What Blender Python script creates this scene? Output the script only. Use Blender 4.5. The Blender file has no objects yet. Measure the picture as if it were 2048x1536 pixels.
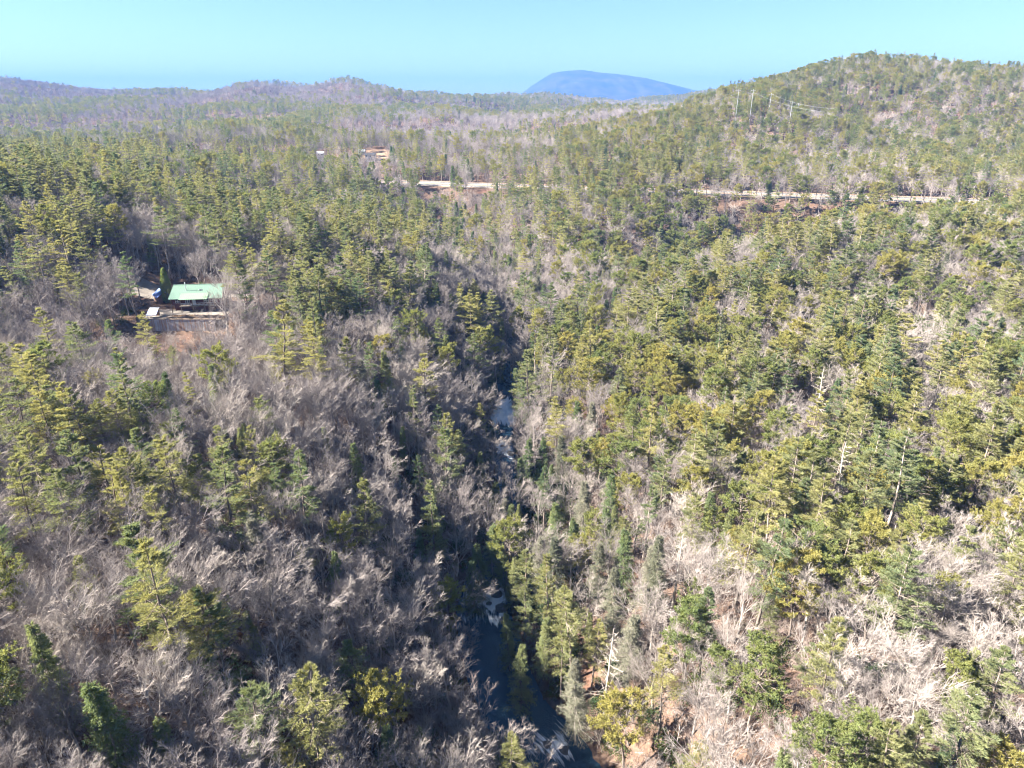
import bpy, math
import numpy as np
from mathutils import Vector

# ------------------------------------------------------------------ camera, sky, sun, exposure
SC = bpy.context.scene
COL = SC.collection
HC, FPX, PITCH = 110.0, 1364.0, math.radians(22.6)
SP, CP = math.sin(PITCH), math.cos(PITCH)
cam_d = bpy.data.cameras.new("camera"); cam = bpy.data.objects.new("camera", cam_d); COL.objects.link(cam)
cam.location = (0, 0, HC); cam.rotation_euler = (math.pi / 2 - PITCH, 0, 0)
cam_d.sensor_width = 36; cam_d.lens = 36 * FPX / 2048; cam_d.clip_start = 1; cam_d.clip_end = 40000
SC.camera = cam
SUN_EL, SUN_AZ = math.radians(37), math.atan2(-0.95, -0.06)      # azimuth measured from +Y towards +X
w = bpy.data.worlds.new("World"); SC.world = w; w.use_nodes = True
nt = w.node_tree; nt.nodes.clear()
sky = nt.nodes.new("ShaderNodeTexSky"); sky.sky_type = 'NISHITA'; sky.sun_disc = False
sky.sun_elevation = SUN_EL; sky.sun_rotation = SUN_AZ; sky.altitude = 500
sky.air_density = 1.0; sky.dust_density = 0.0; sky.ozone_density = 3.0
bg = nt.nodes.new("ShaderNodeBackground"); bg.inputs[1].default_value = 0.05
out = nt.nodes.new("ShaderNodeOutputWorld")
tint = nt.nodes.new("ShaderNodeMix"); tint.data_type = 'RGBA'; tint.blend_type = 'MULTIPLY'; tint.inputs[0].default_value = 1.0
tint.inputs[7].default_value = (0.40, 0.445, 0.47, 1)
nt.links.new(sky.outputs[0], tint.inputs[6]); nt.links.new(tint.outputs[2], bg.inputs[0]); nt.links.new(bg.outputs[0], out.inputs[0])
sd = bpy.data.lights.new("sun", 'SUN'); sd.energy = 5.0; sd.angle = math.radians(0.55); sd.color = (1.0, 0.93, 0.82)
sun = bpy.data.objects.new("sun", sd); COL.objects.link(sun)
SUN_DIR = Vector((math.sin(SUN_AZ) * math.cos(SUN_EL), math.cos(SUN_AZ) * math.cos(SUN_EL), math.sin(SUN_EL)))
sun.rotation_euler = SUN_DIR.to_track_quat('Z', 'Y').to_euler()
SC.view_settings.view_transform = 'Standard'; SC.view_settings.look = 'None'
SC.view_settings.exposure = 3.15; SC.view_settings.gamma = 1.0; SC.view_settings.use_curve_mapping = False
SC.render.engine = 'CYCLES'
cy = SC.cycles
cy.max_bounces = 5; cy.diffuse_bounces = 4; cy.glossy_bounces = 2; cy.transmission_bounces = 2; cy.volume_bounces = 1
cy.transparent_max_bounces = 4; cy.use_denoising = True; cy.denoiser = 'OPENIMAGEDENOISE'; cy.denoising_input_passes = 'RGB_ALBEDO_NORMAL'; cy.denoising_prefilter = 'ACCURATE'; cy.use_adaptive_sampling = True; cy.adaptive_threshold = 0.02; cy.adaptive_min_samples = 24; cy.sample_clamp_indirect = 0.6; cy.sample_clamp_direct = 1.0
cy.caustics_reflective = False; cy.caustics_refractive = False
cy.filter_width = 1.1

RNG = np.random.default_rng(11)

# ------------------------------------------------------------------ mapping between the picture and the place
def slope_of(v): return -SP + CP * (768 - v) / FPX
def world_f(u, v, f):
    dy = (768 - v) / FPX
    return np.array([(u - 1024) / FPX * f, f * (CP + SP * dy), HC + f * (-SP + CP * dy)])
def world_z(u, v, z): return world_f(u, v, (z - HC) / slope_of(v))
def project(P):
    P = np.atleast_2d(P); x, y, z = P[:, 0], P[:, 1], P[:, 2] - HC
    f = y * CP - z * SP; up = y * SP + z * CP
    fs = np.maximum(f, 1e-3)
    return 1024 + FPX * x / fs, 768 - FPX * up / fs, f
def smooth(a, b, x):
    t = np.clip((x - a) / (b - a), 0, 1); return t * t * (3 - 2 * t)

def hash2(ix, iy, seed):
    n = (ix.astype(np.int64) * 374761393 + iy.astype(np.int64) * 668265263 + seed * 1274126177) & 0x7fffffff
    n = ((n ^ (n >> 13)) * 1274126177) & 0x7fffffff
    n = n ^ (n >> 16)
    return (n & 0xffff) / 65535.0 * 2 - 1
def vnoise(x, y, seed=0):
    ix, iy = np.floor(x), np.floor(y); fx, fy = x - ix, y - iy
    fx = fx * fx * fx * (fx * (fx * 6 - 15) + 10); fy = fy * fy * fy * (fy * (fy * 6 - 15) + 10)
    a, b = hash2(ix, iy, seed), hash2(ix + 1, iy, seed); c, d = hash2(ix, iy + 1, seed), hash2(ix + 1, iy + 1, seed)
    return (a * (1 - fx) + b * fx) * (1 - fy) + (c * (1 - fx) + d * fx) * fy
def fbm(x, y, oct=4, seed=0):
    s = np.zeros_like(np.asarray(x, float)); a = 1.0
    for o in range(oct):
        s = s + a * vnoise(x * 2 ** o + 17.3 * o, y * 2 ** o - 9.1 * o, seed + o); a *= 0.5
    return s / 1.9

# ------------------------------------------------------------------ terrain
def polydist(px, py, L):
    d = np.full(px.shape, 1e9); zi = np.zeros(px.shape); idx = np.zeros(px.shape, int)
    for i in range(0, len(L)):
        dd = (px - L[i, 0]) ** 2 + (py - L[i, 1]) ** 2
        m = dd < d; d[m] = dd[m]; idx[m] = i
    return np.sqrt(d), idx
G = []                                   # (x, y, ground height)
def gp(u, v, f, canopy=9.0):
    if f >= 500: canopy *= 1.6
    p = world_f(u, v, f); G.append((p[0], p[1], p[2] - canopy))
for a in [(1400,1340,100,12),(1960,1210,105,11),(2048,1536,85,9),(1700,1500,88,9.5),(1250,1480,105),(1700,1100,125),(2000,1000,140),
          (1300,1000,155,11),(1150,1000,175),(1500,800,195),(1800,800,185),(1200,750,225,10),(1400,650,270,5),(1700,650,255),(2000,650,240),
          (1250,640,290,5),(1480,530,345,1),(1700,472,365,4),(1930,462,340,9),(2048,440,330,10),
          (60,330,300,17),(50,450,260,12),(150,560,240),(140,700,190,11),(400,760,180,10),(600,700,210,11),(800,650,250,11),(540,640,235),
          (100,900,135,12),(400,950,130,12),(700,950,165,10),(860,1060,170,8),(280,1250,92,14),(60,1400,82,12),(560,1300,105,11),(750,1300,120,11),
          (850,1450,115),(500,1500,92,10),(30,720,210,14),(600,450,420,11),(800,450,430,11),(300,400,400,11),(480,330,560,11),(330,260,750,12),
          (600,265,800,12),(760,312,690,1),(900,270,720,14),(1050,280,700,12),(150,300,650,12),(1000,480,400,10),(1150,450,430,10),(1300,420,470,9),
          (1100,570,340,10),(1000,540,365,10),(1600,330,570,8),(1500,190,760,10),(1720,118,900,12),(2048,130,850,11),(1300,235,700,11),
          (1800,250,700,11),(2000,330,545,9),(1150,270,690,11),(1600,140,850,10),(1900,120,900,12),
          (0,150,2000,11),(170,185,2000,11),(300,192,1900,11),(450,172,2100,11),(690,155,1900,11),(760,172,2000,11),(900,187,2300,11),
          (1050,197,2600,10),(1200,197,2800,10),(1400,192,2800,10),(100,230,1400,12),(500,230,1300,12),(750,205,1500,12),(1000,225,1800,12),
          (1200,225,1800,12),(200,265,1000,11),(-300,150,2000,11),(-600,170,1900,11),(2400,150,900,10),(2400,350,520,9),(2350,480,330,10),(-250,330,320,12),
          (-250,560,230,10),(2300,900,150,10),(2250,1300,100,10),(-250,900,140,10),(-200,1300,95,12),(600,1600,84,9),(1600,1650,80,8)]:
    gp(*a)
for (u, f, z) in [(1250,365,2),(1400,400,2),(1500,430,4),(1600,445,9),(1720,455,16),(2000,430,38),(1300,430,24),(1420,460,28),(1600,488,36),(600,560,52),(600,655,37),(400,520,54),(400,620,39),(250,560,58),(250,680,42),(100,480,60),(100,600,45),(330,960,46),(600,980,46),(900,880,42),(1050,880,42),(150,860,46),(760,900,46),(1720,1150,120),(1720,1500,70),(1300,1000,60),(2100,1500,80),(1000,1150,50),
                  (600,1050,52),(300,1250,50),(0,1250,52),(300,2600,90),(700,2600,95),(0,2700,110),(1000,3600,80),(300,3600,85),(1500,3600,90),(2000,2600,90)]:
    G.append(((u - 1024) / FPX * f, f * 1.03, z))
for x, y, z in [(-8000,9000,60),(8000,9000,60),(0,9000,60),(-8000,3000,110),(8000,3000,90),(0,14000,60),(-3000,0,60),(3000,0,60),(0,-300,10),(-150,20,34),(150,20,28),
                (-60,20,26),(60,20,20),(-400,60,45),(400,60,45),(-110,236,42),(-110,226,42),(-130,236,42.5)]:
    G.append((x, y, z))
CREEK_PX = [(1330,2150,-1.8),(1210,1750,-1.4),(1130,1540,-1.1),(1085,1482,-0.6),(1035,1435,-0.2),(990,1330,-0.1),(968,1230,0.0),(966,1200,0.1),(975,1172,1.9),(995,1095,2.3),
            (1025,1030,3.2),(1015,960,4.0),(1010,915,4.6),(1008,885,5.9),(1006,850,6.2),(1007,800,9.6),(1014,740,10.3),(1026,680,11.2),(1020,640,12.2),(985,590,14),
            (930,540,16),(890,500,18),(870,460,21),(845,400,30)]
CW = np.array([world_z(*c) for c in CREEK_PX])
CW = np.vstack([CW, [[-70, 592, 36]], [[-75, 650, 45]]])
def densify(P, step):
    seg = np.linalg.norm(np.diff(P[:, :2], axis=0), axis=1); s = np.r_[0, np.cumsum(seg)]
    t = np.arange(0, s[-1], step)
    return np.stack([np.interp(t, s, P[:, i]) for i in range(3)], 1)
CL = densify(CW, 1.0)
def creek_half(y): return 2.7 + 3.3 * (1 - smooth(126, 146, y)) + 1.3 * smooth(205, 218, y) * (1 - smooth(238, 252, y)) - 0.8 * smooth(255, 300, y)
for i in range(6):                                    # soften the bends of the line, keep the steps of the falls
    CL[1:-1, :2] = (CL[:-2, :2] + 2 * CL[1:-1, :2] + CL[2:, :2]) / 4
CL[1:-1, 2] = (CL[:-2, 2] + 2 * CL[1:-1, 2] + CL[2:, 2]) / 4
for yy in (95, 115, 140, 165, 190, 215, 240, 265, 290, 320):
    q_ = CL[np.argmin(np.abs(CL[:, 1] - yy))]
    G.append((q_[0] - 21, yy, q_[2] + 14)); G.append((q_[0] - 42, yy, q_[2] + 25 - max(0, yy - 200) * 0.03))
for yy in (340, 380, 420, 460):
    q_ = CL[np.argmin(np.abs(CL[:, 1] - yy))]
    G.append((q_[0] - 40, yy, q_[2] + (19 if yy < 330 else 17))); G.append((q_[0] + 36, yy, q_[2] + 12))
for c in CW[::1]:
    G.append((c[0], c[1], c[2] + 0.5))
G = np.array(G)
HW = np.array([[-330, 640], [-200, 618], [-79, 592], [-22, 574], [139, 530], [239, 500], [347, 471], [520, 420], [700, 372]], float)   # highway centre line
HWZ = 46.0
for p in HW:
    G = np.vstack([G, [p[0], p[1], HWZ]])
RC = 28.0
def rbf_mat(A, B): return np.sqrt(((A[:, None, :] - B[None, :, :]) ** 2).sum(-1) + RC * RC)
K = rbf_mat(G[:, :2], G[:, :2]); n = len(G)
Pm = np.c_[np.ones(n), G[:, :2]]
A = np.zeros((n + 3, n + 3)); A[:n, :n] = K - np.eye(n) * 6.0; A[:n, n:] = Pm; A[n:, :n] = Pm.T
sol = np.linalg.solve(A, np.r_[G[:, 2], 0, 0, 0])
def rbf_eval(x, y):
    q = np.c_[x.ravel(), y.ravel()]; r = np.empty(len(q))
    for i in range(0, len(q), 8000):
        b = q[i:i + 8000]; r[i:i + 8000] = rbf_mat(b, G[:, :2]) @ sol[:n] + sol[n] + b @ sol[n + 1:]
    return r.reshape(x.shape)
def axis(core0, core1, step, far0, far1, g=1.09):
    c = list(np.arange(core0, core1 + 0.01, step)); s = step
    while c[-1] < far1: s *= g; c.append(c[-1] + s)
    s = step; lo = []
    p = core0
    while p > far0: s *= g; p -= s; lo.append(p)
    return np.array(lo[::-1] + c)
XS = axis(-260, 300, 3.0, -9000, 9000, 1.07); YS = axis(30, 600, 3.0, -900, 11400, 1.05)
GX, GY = np.meshgrid(XS, YS)
GZ = rbf_eval(GX, GY)
far = smooth(700, 1600, GY)
GZ += 1.6 * fbm(GX / 38, GY / 38, 3, 3) * (1 - far) + far * 34 * fbm(GX / 420, GY / 420, 4, 5) - far * 52 * np.abs(fbm(GX / 290, GY / 340, 3, 8)) + far * 15
dHW = np.full(GX.shape, 1e6); mW = (GY > 250) & (GY < 900) & (np.abs(GX) < 800)
dHW[mW] = polydist(GX[mW], GY[mW], densify(np.c_[HW, np.zeros(len(HW))], 12.0))[0]
mid_ = smooth(300, 400, GY) * (1 - smooth(900, 1300, GY)) * smooth(50, 150, dHW)
GZ += mid_ * (11 * fbm(GX / 150, GY / 150, 3, 13) - 20 * np.abs(fbm(GX / 190, GY / 220, 2, 15)) + 5)
GZ = np.where(GY > 3200, GZ * (1 - smooth(3200, 5000, GY)) + 70 * smooth(3200, 5000, GY), GZ)
GZ = np.clip(GZ, -12, 400)
near = (np.abs(GX) < 200) & (GY < 700) & (GY > 0)
dC = np.full(GX.shape, 1e6); iC = np.zeros(GX.shape, int)
d_, i_ = polydist(GX[near], GY[near], CL); dC[near] = d_; iC[near] = i_
zc = CL[iC, 2]
hw_ = creek_half(GY); bank = zc - 1.3 + 2.2 * smooth(hw_ - 1.2, hw_ + 2.2, dC) + np.maximum(dC - hw_ - 2, 0) * 0.5
wC = smooth(6, 22, dC)
natural = np.maximum(GZ, zc + 1.0 + np.maximum(dC - 7, 0) * 0.10)
GZ = np.where(dC < 60, bank * (1 - wC) + natural * wC, GZ)
# highway bench
HL = densify(np.c_[HW, np.zeros(len(HW))], 4.0)
mH = (GY > 300) & (GY < 760) & (np.abs(GX) < 760)
dH = np.full(GX.shape, 1e6); d_, i_ = polydist(GX[mH], GY[mH], HL); dH[mH] = d_
wH = smooth(20, 50, dH); GZ = np.where(dH < 60, (HWZ - 0.25) * (1 - wH) + GZ * wH, GZ)
# cabin bench and the drop below its retaining wall
inx = smooth(-150, -130, GX) * (1 - smooth(-97, -84, GX))
wP = inx * smooth(212, 220.5, GY) * (1 - smooth(250, 275, GY))
GZ = GZ * (1 - wP) + 41.9 * wP
frontz = 37.6 - np.maximum(219 - GY, 0) * 0.22
wF = smooth(-134, -126, GX) * (1 - smooth(-99, -92, GX)) * (1 - smooth(219.5, 220.5, GY)) * smooth(180, 200, GY)
GZ = GZ * (1 - wF) + np.minimum(GZ, frontz) * wF
def bil(xs, ys, Z, x, y):
    x = np.asarray(x, float); y = np.asarray(y, float)
    i = np.clip(np.searchsorted(xs, x) - 1, 0, len(xs) - 2); j = np.clip(np.searchsorted(ys, y) - 1, 0, len(ys) - 2)
    tx = np.clip((x - xs[i]) / (xs[i + 1] - xs[i]), 0, 1); ty = np.clip((y - ys[j]) / (ys[j + 1] - ys[j]), 0, 1)
    return (Z[j, i] * (1 - tx) + Z[j, i + 1] * tx) * (1 - ty) + (Z[j + 1, i] * (1 - tx) + Z[j + 1, i + 1] * tx) * ty
def ground(x, y): return bil(XS, YS, GZ, x, y)

# ------------------------------------------------------------------ materials
def new_mat(name):
    m = bpy.data.materials.new(name); m.use_nodes = True; t = m.node_tree; t.nodes.clear()
    o = t.nodes.new("ShaderNodeOutputMaterial"); return m, t, o
def N(t, typ, **kw):
    nd = t.nodes.new(typ)
    for k, v in kw.items():
        if k in ("op",): nd.operation = v
        elif isinstance(k, str) and k.startswith("i"): nd.inputs[int(k[1:])].default_value = v
        else: setattr(nd, k, v)
    return nd
def ramp(t, src, stops):
    r = t.nodes.new("ShaderNodeValToRGB"); e = r.color_ramp.elements
    while len(e) < len(stops): e.new(0.5)
    for k, (p, c) in zip(e, stops): k.position = p; k.color = (*c, 1)
    t.links.new(src, r.inputs[0]); return r.outputs[0]
def noise(t, scale, detail=4, rough=0.55, vec=None):
    nd = t.nodes.new("ShaderNodeTexNoise"); nd.inputs["Scale"].default_value = scale; nd.inputs["Detail"].default_value = detail
    nd.inputs["Roughness"].default_value = rough
    if vec is not None: t.links.new(vec, nd.inputs["Vector"])
    return nd.outputs[0]
def mixc(t, fac, a, b, blend='MIX'):
    m = t.nodes.new("ShaderNodeMix"); m.data_type = 'RGBA'; m.blend_type = blend
    for s, v in ((m.inputs[0], fac), (m.inputs[6], a), (m.inputs[7], b)):
        if hasattr(v, "is_linked") or hasattr(v, "links"): t.links.new(v, s)
        else: s.default_value = v if isinstance(v, float) else (*v, 1)
    return m.outputs[2]
def pos(t): return t.nodes.new("ShaderNodeNewGeometry").outputs["Position"]
def objc(t): return t.nodes.new("ShaderNodeTexCoord").outputs["Object"]
def simple(name, color, rough=0.8, var=0.25, scale=3.0, metal=0.0, spec=0.3):
    m, t, o = new_mat(name); p = N(t, "ShaderNodeBsdfPrincipled")
    c = ramp(t, noise(t, scale, 5, 0.6, objc(t)), [(0.25, [x * (1 - var) for x in color]), (0.75, [min(1, x * (1 + var)) for x in color])])
    t.links.new(c, p.inputs["Base Color"]); p.inputs["Roughness"].default_value = rough; p.inputs["Metallic"].default_value = metal
    p.inputs["Specular IOR Level"].default_value = spec
    t.links.new(p.outputs[0], o.inputs[0]); return m
def leaf_mat(name, stops, trans=0.42, tcol=(1.2, 1.2, 0.85)):
    m, t, o = new_mat(name)
    rnd = t.nodes.new("ShaderNodeObjectInfo").outputs["Random"]
    big = noise(t, 0.35, 2, 0.5, pos(t))
    mx = N(t, "ShaderNodeMath", op='MULTIPLY_ADD', i1=0.55); t.links.new(big, mx.inputs[0])
    sc = N(t, "ShaderNodeMath", op='MULTIPLY_ADD', i1=0.75, i2=-0.13); t.links.new(rnd, sc.inputs[0]); t.links.new(sc.outputs[0], mx.inputs[2])
    c = ramp(t, mx.outputs[0], stops)
    d = N(t, "ShaderNodeBsdfDiffuse"); t.links.new(c, d.inputs[0])
    tr = N(t, "ShaderNodeBsdfTranslucent"); t.links.new(mixc(t, 1.0, c, tcol, 'MULTIPLY'), tr.inputs[0])
    ms = N(t, "ShaderNodeMixShader", i0=trans); t.links.new(d.outputs[0], ms.inputs[1]); t.links.new(tr.outputs[0], ms.inputs[2])
    t.links.new(ms.outputs[0], o.inputs[0]); return m
def bark_mat(name, stops, rscale=0.75):
    m, t, o = new_mat(name)
    rnd = t.nodes.new("ShaderNodeObjectInfo").outputs["Random"]
    nz = noise(t, 0.9, 3, 0.6, pos(t))
    mx = N(t, "ShaderNodeMath", op='MULTIPLY_ADD', i1=0.5); t.links.new(nz, mx.inputs[0])
    sc = N(t, "ShaderNodeMath", op='MULTIPLY_ADD', i1=rscale, i2=-0.12); t.links.new(rnd, sc.inputs[0]); t.links.new(sc.outputs[0], mx.inputs[2])
    d = N(t, "ShaderNodeBsdfDiffuse"); t.links.new(ramp(t, mx.outputs[0], stops), d.inputs[0])
    t.links.new(d.outputs[0], o.inputs[0]); return m
M = {}
M['white_pine'] = leaf_mat("white_pine_needles", [(0.05, (0.115, 0.160, 0.092)), (0.45, (0.200, 0.210, 0.104)), (0.95, (0.290, 0.268, 0.112))])
M['yellow_pine'] = leaf_mat("yellow_pine_needles", [(0.05, (0.130, 0.165, 0.068)), (0.5, (0.200, 0.205, 0.073)), (0.95, (0.270, 0.235, 0.078))])
M['hemlock'] = leaf_mat("hemlock_needles", [(0.05, (0.085, 0.130, 0.070)), (0.5, (0.150, 0.180, 0.085)), (0.95, (0.230, 0.235, 0.115))])
M['grey_conifer'] = leaf_mat("dead_conifer_twigs", [(0.05, (0.095, 0.105, 0.070)), (0.5, (0.135, 0.138, 0.095)), (0.95, (0.185, 0.18, 0.135))], 0.15, (1, 1, 1))
M['shrub'] = leaf_mat("rhododendron_leaves", [(0.05, (0.035, 0.060, 0.028)), (0.5, (0.055, 0.080, 0.030)), (0.95, (0.085, 0.105, 0.035))], 0.25)
M['cedar'] = leaf_mat("arborvitae_scales", [(0.05, (0.15, 0.20, 0.075)), (0.95, (0.21, 0.235, 0.08))])
M['twig'] = bark_mat("bare_twigs", [(0.05, (0.165, 0.145, 0.142)), (0.5, (0.24, 0.212, 0.20)), (0.95, (0.325, 0.288, 0.26))])
M['brush'] = bark_mat("bare_brush", [(0.05, (0.14, 0.105, 0.10)), (0.5, (0.21, 0.165, 0.15)), (0.95, (0.28, 0.23, 0.20))])
M['grey_bark'] = bark_mat("grey_bark", [(0.05, (0.15, 0.13, 0.12)), (0.5, (0.25, 0.22, 0.20)), (0.95, (0.37, 0.33, 0.29))])
M['pine_bark'] = bark_mat("pine_bark", [(0.05, (0.10, 0.08, 0.07)), (0.5, (0.17, 0.14, 0.12)), (0.95, (0.25, 0.21, 0.18))])
M['snag'] = bark_mat("weathered_dead_wood", [(0.05, (0.30, 0.27, 0.24)), (0.95, (0.46, 0.42, 0.37))])

# ground: leaf litter, pine straw and bare soil
m, t, o = new_mat("leaf_litter"); P_ = pos(t); p = N(t, "ShaderNodeBsdfDiffuse")
c1 = ramp(t, noise(t, 0.9, 8, 0.7, P_), [(0.3, (0.045, 0.030, 0.024)), (0.5, (0.095, 0.064, 0.048)), (0.7, (0.15, 0.105, 0.080))])
c2 = ramp(t, noise(t, 2.2, 6, 0.7, P_), [(0.3, (0.070, 0.040, 0.029)), (0.7, (0.14, 0.082, 0.059))])
f1 = ramp(t, noise(t, 0.055, 4, 0.6, P_), [(0.52, (0, 0, 0)), (0.66, (1, 1, 1))])
t.links.new(mixc(t, f1, c1, c2), p.inputs[0]); t.links.new(p.outputs[0], o.inputs[0]); M['ground'] = m
# far forest floor of the mountain
m, t, o = new_mat("mountain_forest"); P_ = pos(t); p = N(t, "ShaderNodeBsdfDiffuse")
cc = ramp(t, noise(t, 0.004, 7, 0.62, P_), [(0.36, (0.022, 0.028, 0.020)), (0.52, (0.042, 0.040, 0.034)), (0.66, (0.065, 0.056, 0.050))])
t.links.new(cc, p.inputs[0]); t.links.new(p.outputs[0], o.inputs[0]); M['mountain'] = m
# water with white water where the foam attribute is high
m, t, o = new_mat("creek_water"); P_ = pos(t)
at = N(t, "ShaderNodeAttribute", attribute_name="foam")
mp = N(t, "ShaderNodeMapping"); fl_ = N(t, "ShaderNodeAttribute", attribute_name="flow"); t.links.new(fl_.outputs["Vector"], mp.inputs[0]); mp.inputs["Scale"].default_value = (1.9, 0.30, 0.4)
nz = noise(t, 1.0, 9, 0.68, mp.outputs[0])
ad = N(t, "ShaderNodeMath", op='ADD'); t.links.new(nz, ad.inputs[0]); t.links.new(at.outputs["Fac"], ad.inputs[1])
fm = ramp(t, ad.outputs[0], [(0.80, (0, 0, 0)), (1.0, (1, 1, 1))])
wp = N(t, "ShaderNodeBsdfPrincipled"); wp.inputs["Base Color"].default_value = (0.020, 0.048, 0.080, 1); wp.inputs["Roughness"].default_value = 0.16
wp.inputs["IOR"].default_value = 1.33
bp = N(t, "ShaderNodeBump"); bp.inputs["Strength"].default_value = 0.7; bp.inputs["Distance"].default_value = 0.12
t.links.new(noise(t, 2.4, 6, 0.65, P_), bp.inputs["Height"]); t.links.new(bp.outputs[0], wp.inputs["Normal"])
fo = N(t, "ShaderNodeBsdfDiffuse"); fb = N(t, "ShaderNodeBump"); fb.inputs["Strength"].default_value = 0.8; fb.inputs["Distance"].default_value = 0.4; t.links.new(nz, fb.inputs["Height"]); t.links.new(fb.outputs[0], fo.inputs["Normal"]); fo.inputs[0].default_value = (0.80, 0.83, 0.86, 1)
ms = N(t, "ShaderNodeMixShader"); t.links.new(fm, ms.inputs[0]); t.links.new(wp.outputs[0], ms.inputs[1]); t.links.new(fo.outputs[0], ms.inputs[2])
t.links.new(ms.outputs[0], o.inputs[0]); M['water'] = m
M['rock'] = simple("wet_rock", (0.10, 0.095, 0.09), 0.6, 0.45, 1.2)
M['asphalt'] = simple("asphalt", (0.085, 0.080, 0.078), 0.9, 0.15, 0.3)
M['verge'] = simple("dry_grass_verge", (0.20, 0.135, 0.088), 0.95, 0.25, 0.12)
M['paint_white'] = simple("road_paint", (0.72, 0.72, 0.70), 0.7, 0.08)
M['steel'] = simple("galvanised_steel", (0.42, 0.43, 0.44), 0.55, 0.1, 1.0, 0.3)
M['concrete'] = simple("weathered_concrete", (0.16, 0.14, 0.12), 0.9, 0.2, 0.8)
M['pale_gravel'] = simple("pale_gravel", (0.16, 0.14, 0.12), 0.95, 0.25, 0.9)
M['clay'] = simple("red_clay", (0.19, 0.125, 0.08), 0.95, 0.25, 0.2)
M['roof_green'] = simple("green_roof_metal", (0.110, 0.175, 0.135), 0.45, 0.10, 0.5, 0.0, 0.4)
M['roof_green_lit'] = simple("green_roof_metal_lit", (0.155, 0.25, 0.155), 0.45, 0.08, 0.5, 0.0, 0.4)  # same roof metal, lightened: low-pitched porch roof's stronger light put into the colour
M['board_red'] = simple("dark_red_boards", (0.105, 0.040, 0.036), 0.8, 0.3, 1.4)
M['white_trim'] = simple("white_trim", (0.60, 0.59, 0.57), 0.6, 0.06)
M['glass'] = simple("window_glass", (0.03, 0.035, 0.045), 0.08, 0.1, 1.0, 0.0, 0.6)
M['wood'] = simple("weathered_timber", (0.20, 0.155, 0.115), 0.9, 0.3, 2.0)
M['brown_wood'] = simple("brown_boards", (0.20, 0.12, 0.075), 0.85, 0.3, 1.6)
M['shade_blue_roof'] = simple("shade_blue_roofing", (0.13, 0.20, 0.46), 0.55, 0.15, 0.8)  # blue cast of open-sky shade painted into both outbuilding roof slopes
M['white_metal'] = simple("white_painted_metal", (0.36, 0.36, 0.37), 0.5, 0.06)
M['pale_blue'] = simple("pale_blue_sheet", (0.26, 0.31, 0.50), 0.5, 0.1)
M['dark'] = simple("near_black", (0.03, 0.028, 0.03), 0.9, 0.2)  # near-black, for the outbuilding door and one far house's roof
M['dry_leaves'] = leaf_mat("dry_leaf_litter", [(0.05, (0.14, 0.085, 0.045)), (0.5, (0.20, 0.13, 0.075)), (0.95, (0.27, 0.19, 0.11))], 0.1, (1, 1, 1))
M['grey_roof'] = simple("grey_shingles", (0.28, 0.28, 0.30), 0.85, 0.2, 1.0)
# stained retaining wall: pale concrete with rust running down from the top
m, t, o = new_mat("stained_concrete"); oc = objc(t); p = N(t, "ShaderNodeBsdfPrincipled"); p.inputs["Roughness"].default_value = 0.9
mp = N(t, "ShaderNodeMapping"); t.links.new(oc, mp.inputs[0]); mp.inputs["Scale"].default_value = (1.3, 1.0, 0.10)
streak = ramp(t, noise(t, 1.6, 6, 0.7, mp.outputs[0]), [(0.42, (0, 0, 0)), (0.62, (1, 1, 1))])
base = ramp(t, noise(t, 0.5, 4, 0.6, oc), [(0.3, (0.27, 0.28, 0.30)), (0.7, (0.46, 0.46, 0.46))])
t.links.new(mixc(t, streak, base, (0.26, 0.15, 0.10)), p.inputs["Base Color"]); t.links.new(p.outputs[0], o.inputs[0]); M['stained'] = m

# ------------------------------------------------------------------ mesh helpers
def make_mesh(name, V, F, mats, midx=None, smooth_shade=False):
    V = np.asarray(V, np.float32).reshape(-1, 3); me = bpy.data.meshes.new(name)
    if isinstance(F, list):
        me.from_pydata(V.tolist(), [], F)
    else:
        F = np.asarray(F, np.int32); k = F.shape[1]
        me.vertices.add(len(V)); me.vertices.foreach_set("co", V.ravel())
        me.loops.add(F.size); me.loops.foreach_set("vertex_index", F.ravel())
        me.polygons.add(len(F)); me.polygons.foreach_set("loop_start", np.arange(0, F.size, k, dtype=np.int32))
        me.polygons.foreach_set("loop_total", np.full(len(F), k, np.int32))
        if midx is not None: me.polygons.foreach_set("material_index", np.asarray(midx, np.int32))
        me.polygons.foreach_set("use_smooth", np.full(len(F), smooth_shade, bool))
        me.update(calc_edges=True)
    for mm in mats: me.materials.append(mm)
    return me
def link(name, me, parent=None, loc=None):
    ob = bpy.data.objects.new(name, me); COL.objects.link(ob)
    if parent is not None: ob.parent = parent
    if loc is not None: ob.location = loc
    return ob
def empty(name, loc, rz=0):
    e = bpy.data.objects.new(name, None); COL.objects.link(e); e.location = loc; e.rotation_euler = (0, 0, rz); e.empty_display_size = 0.5; return e
def tag(ob, label, cat, group=None):
    ob["label"] = label; ob["category"] = cat
    if group: ob["group"] = group
    return ob
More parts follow.
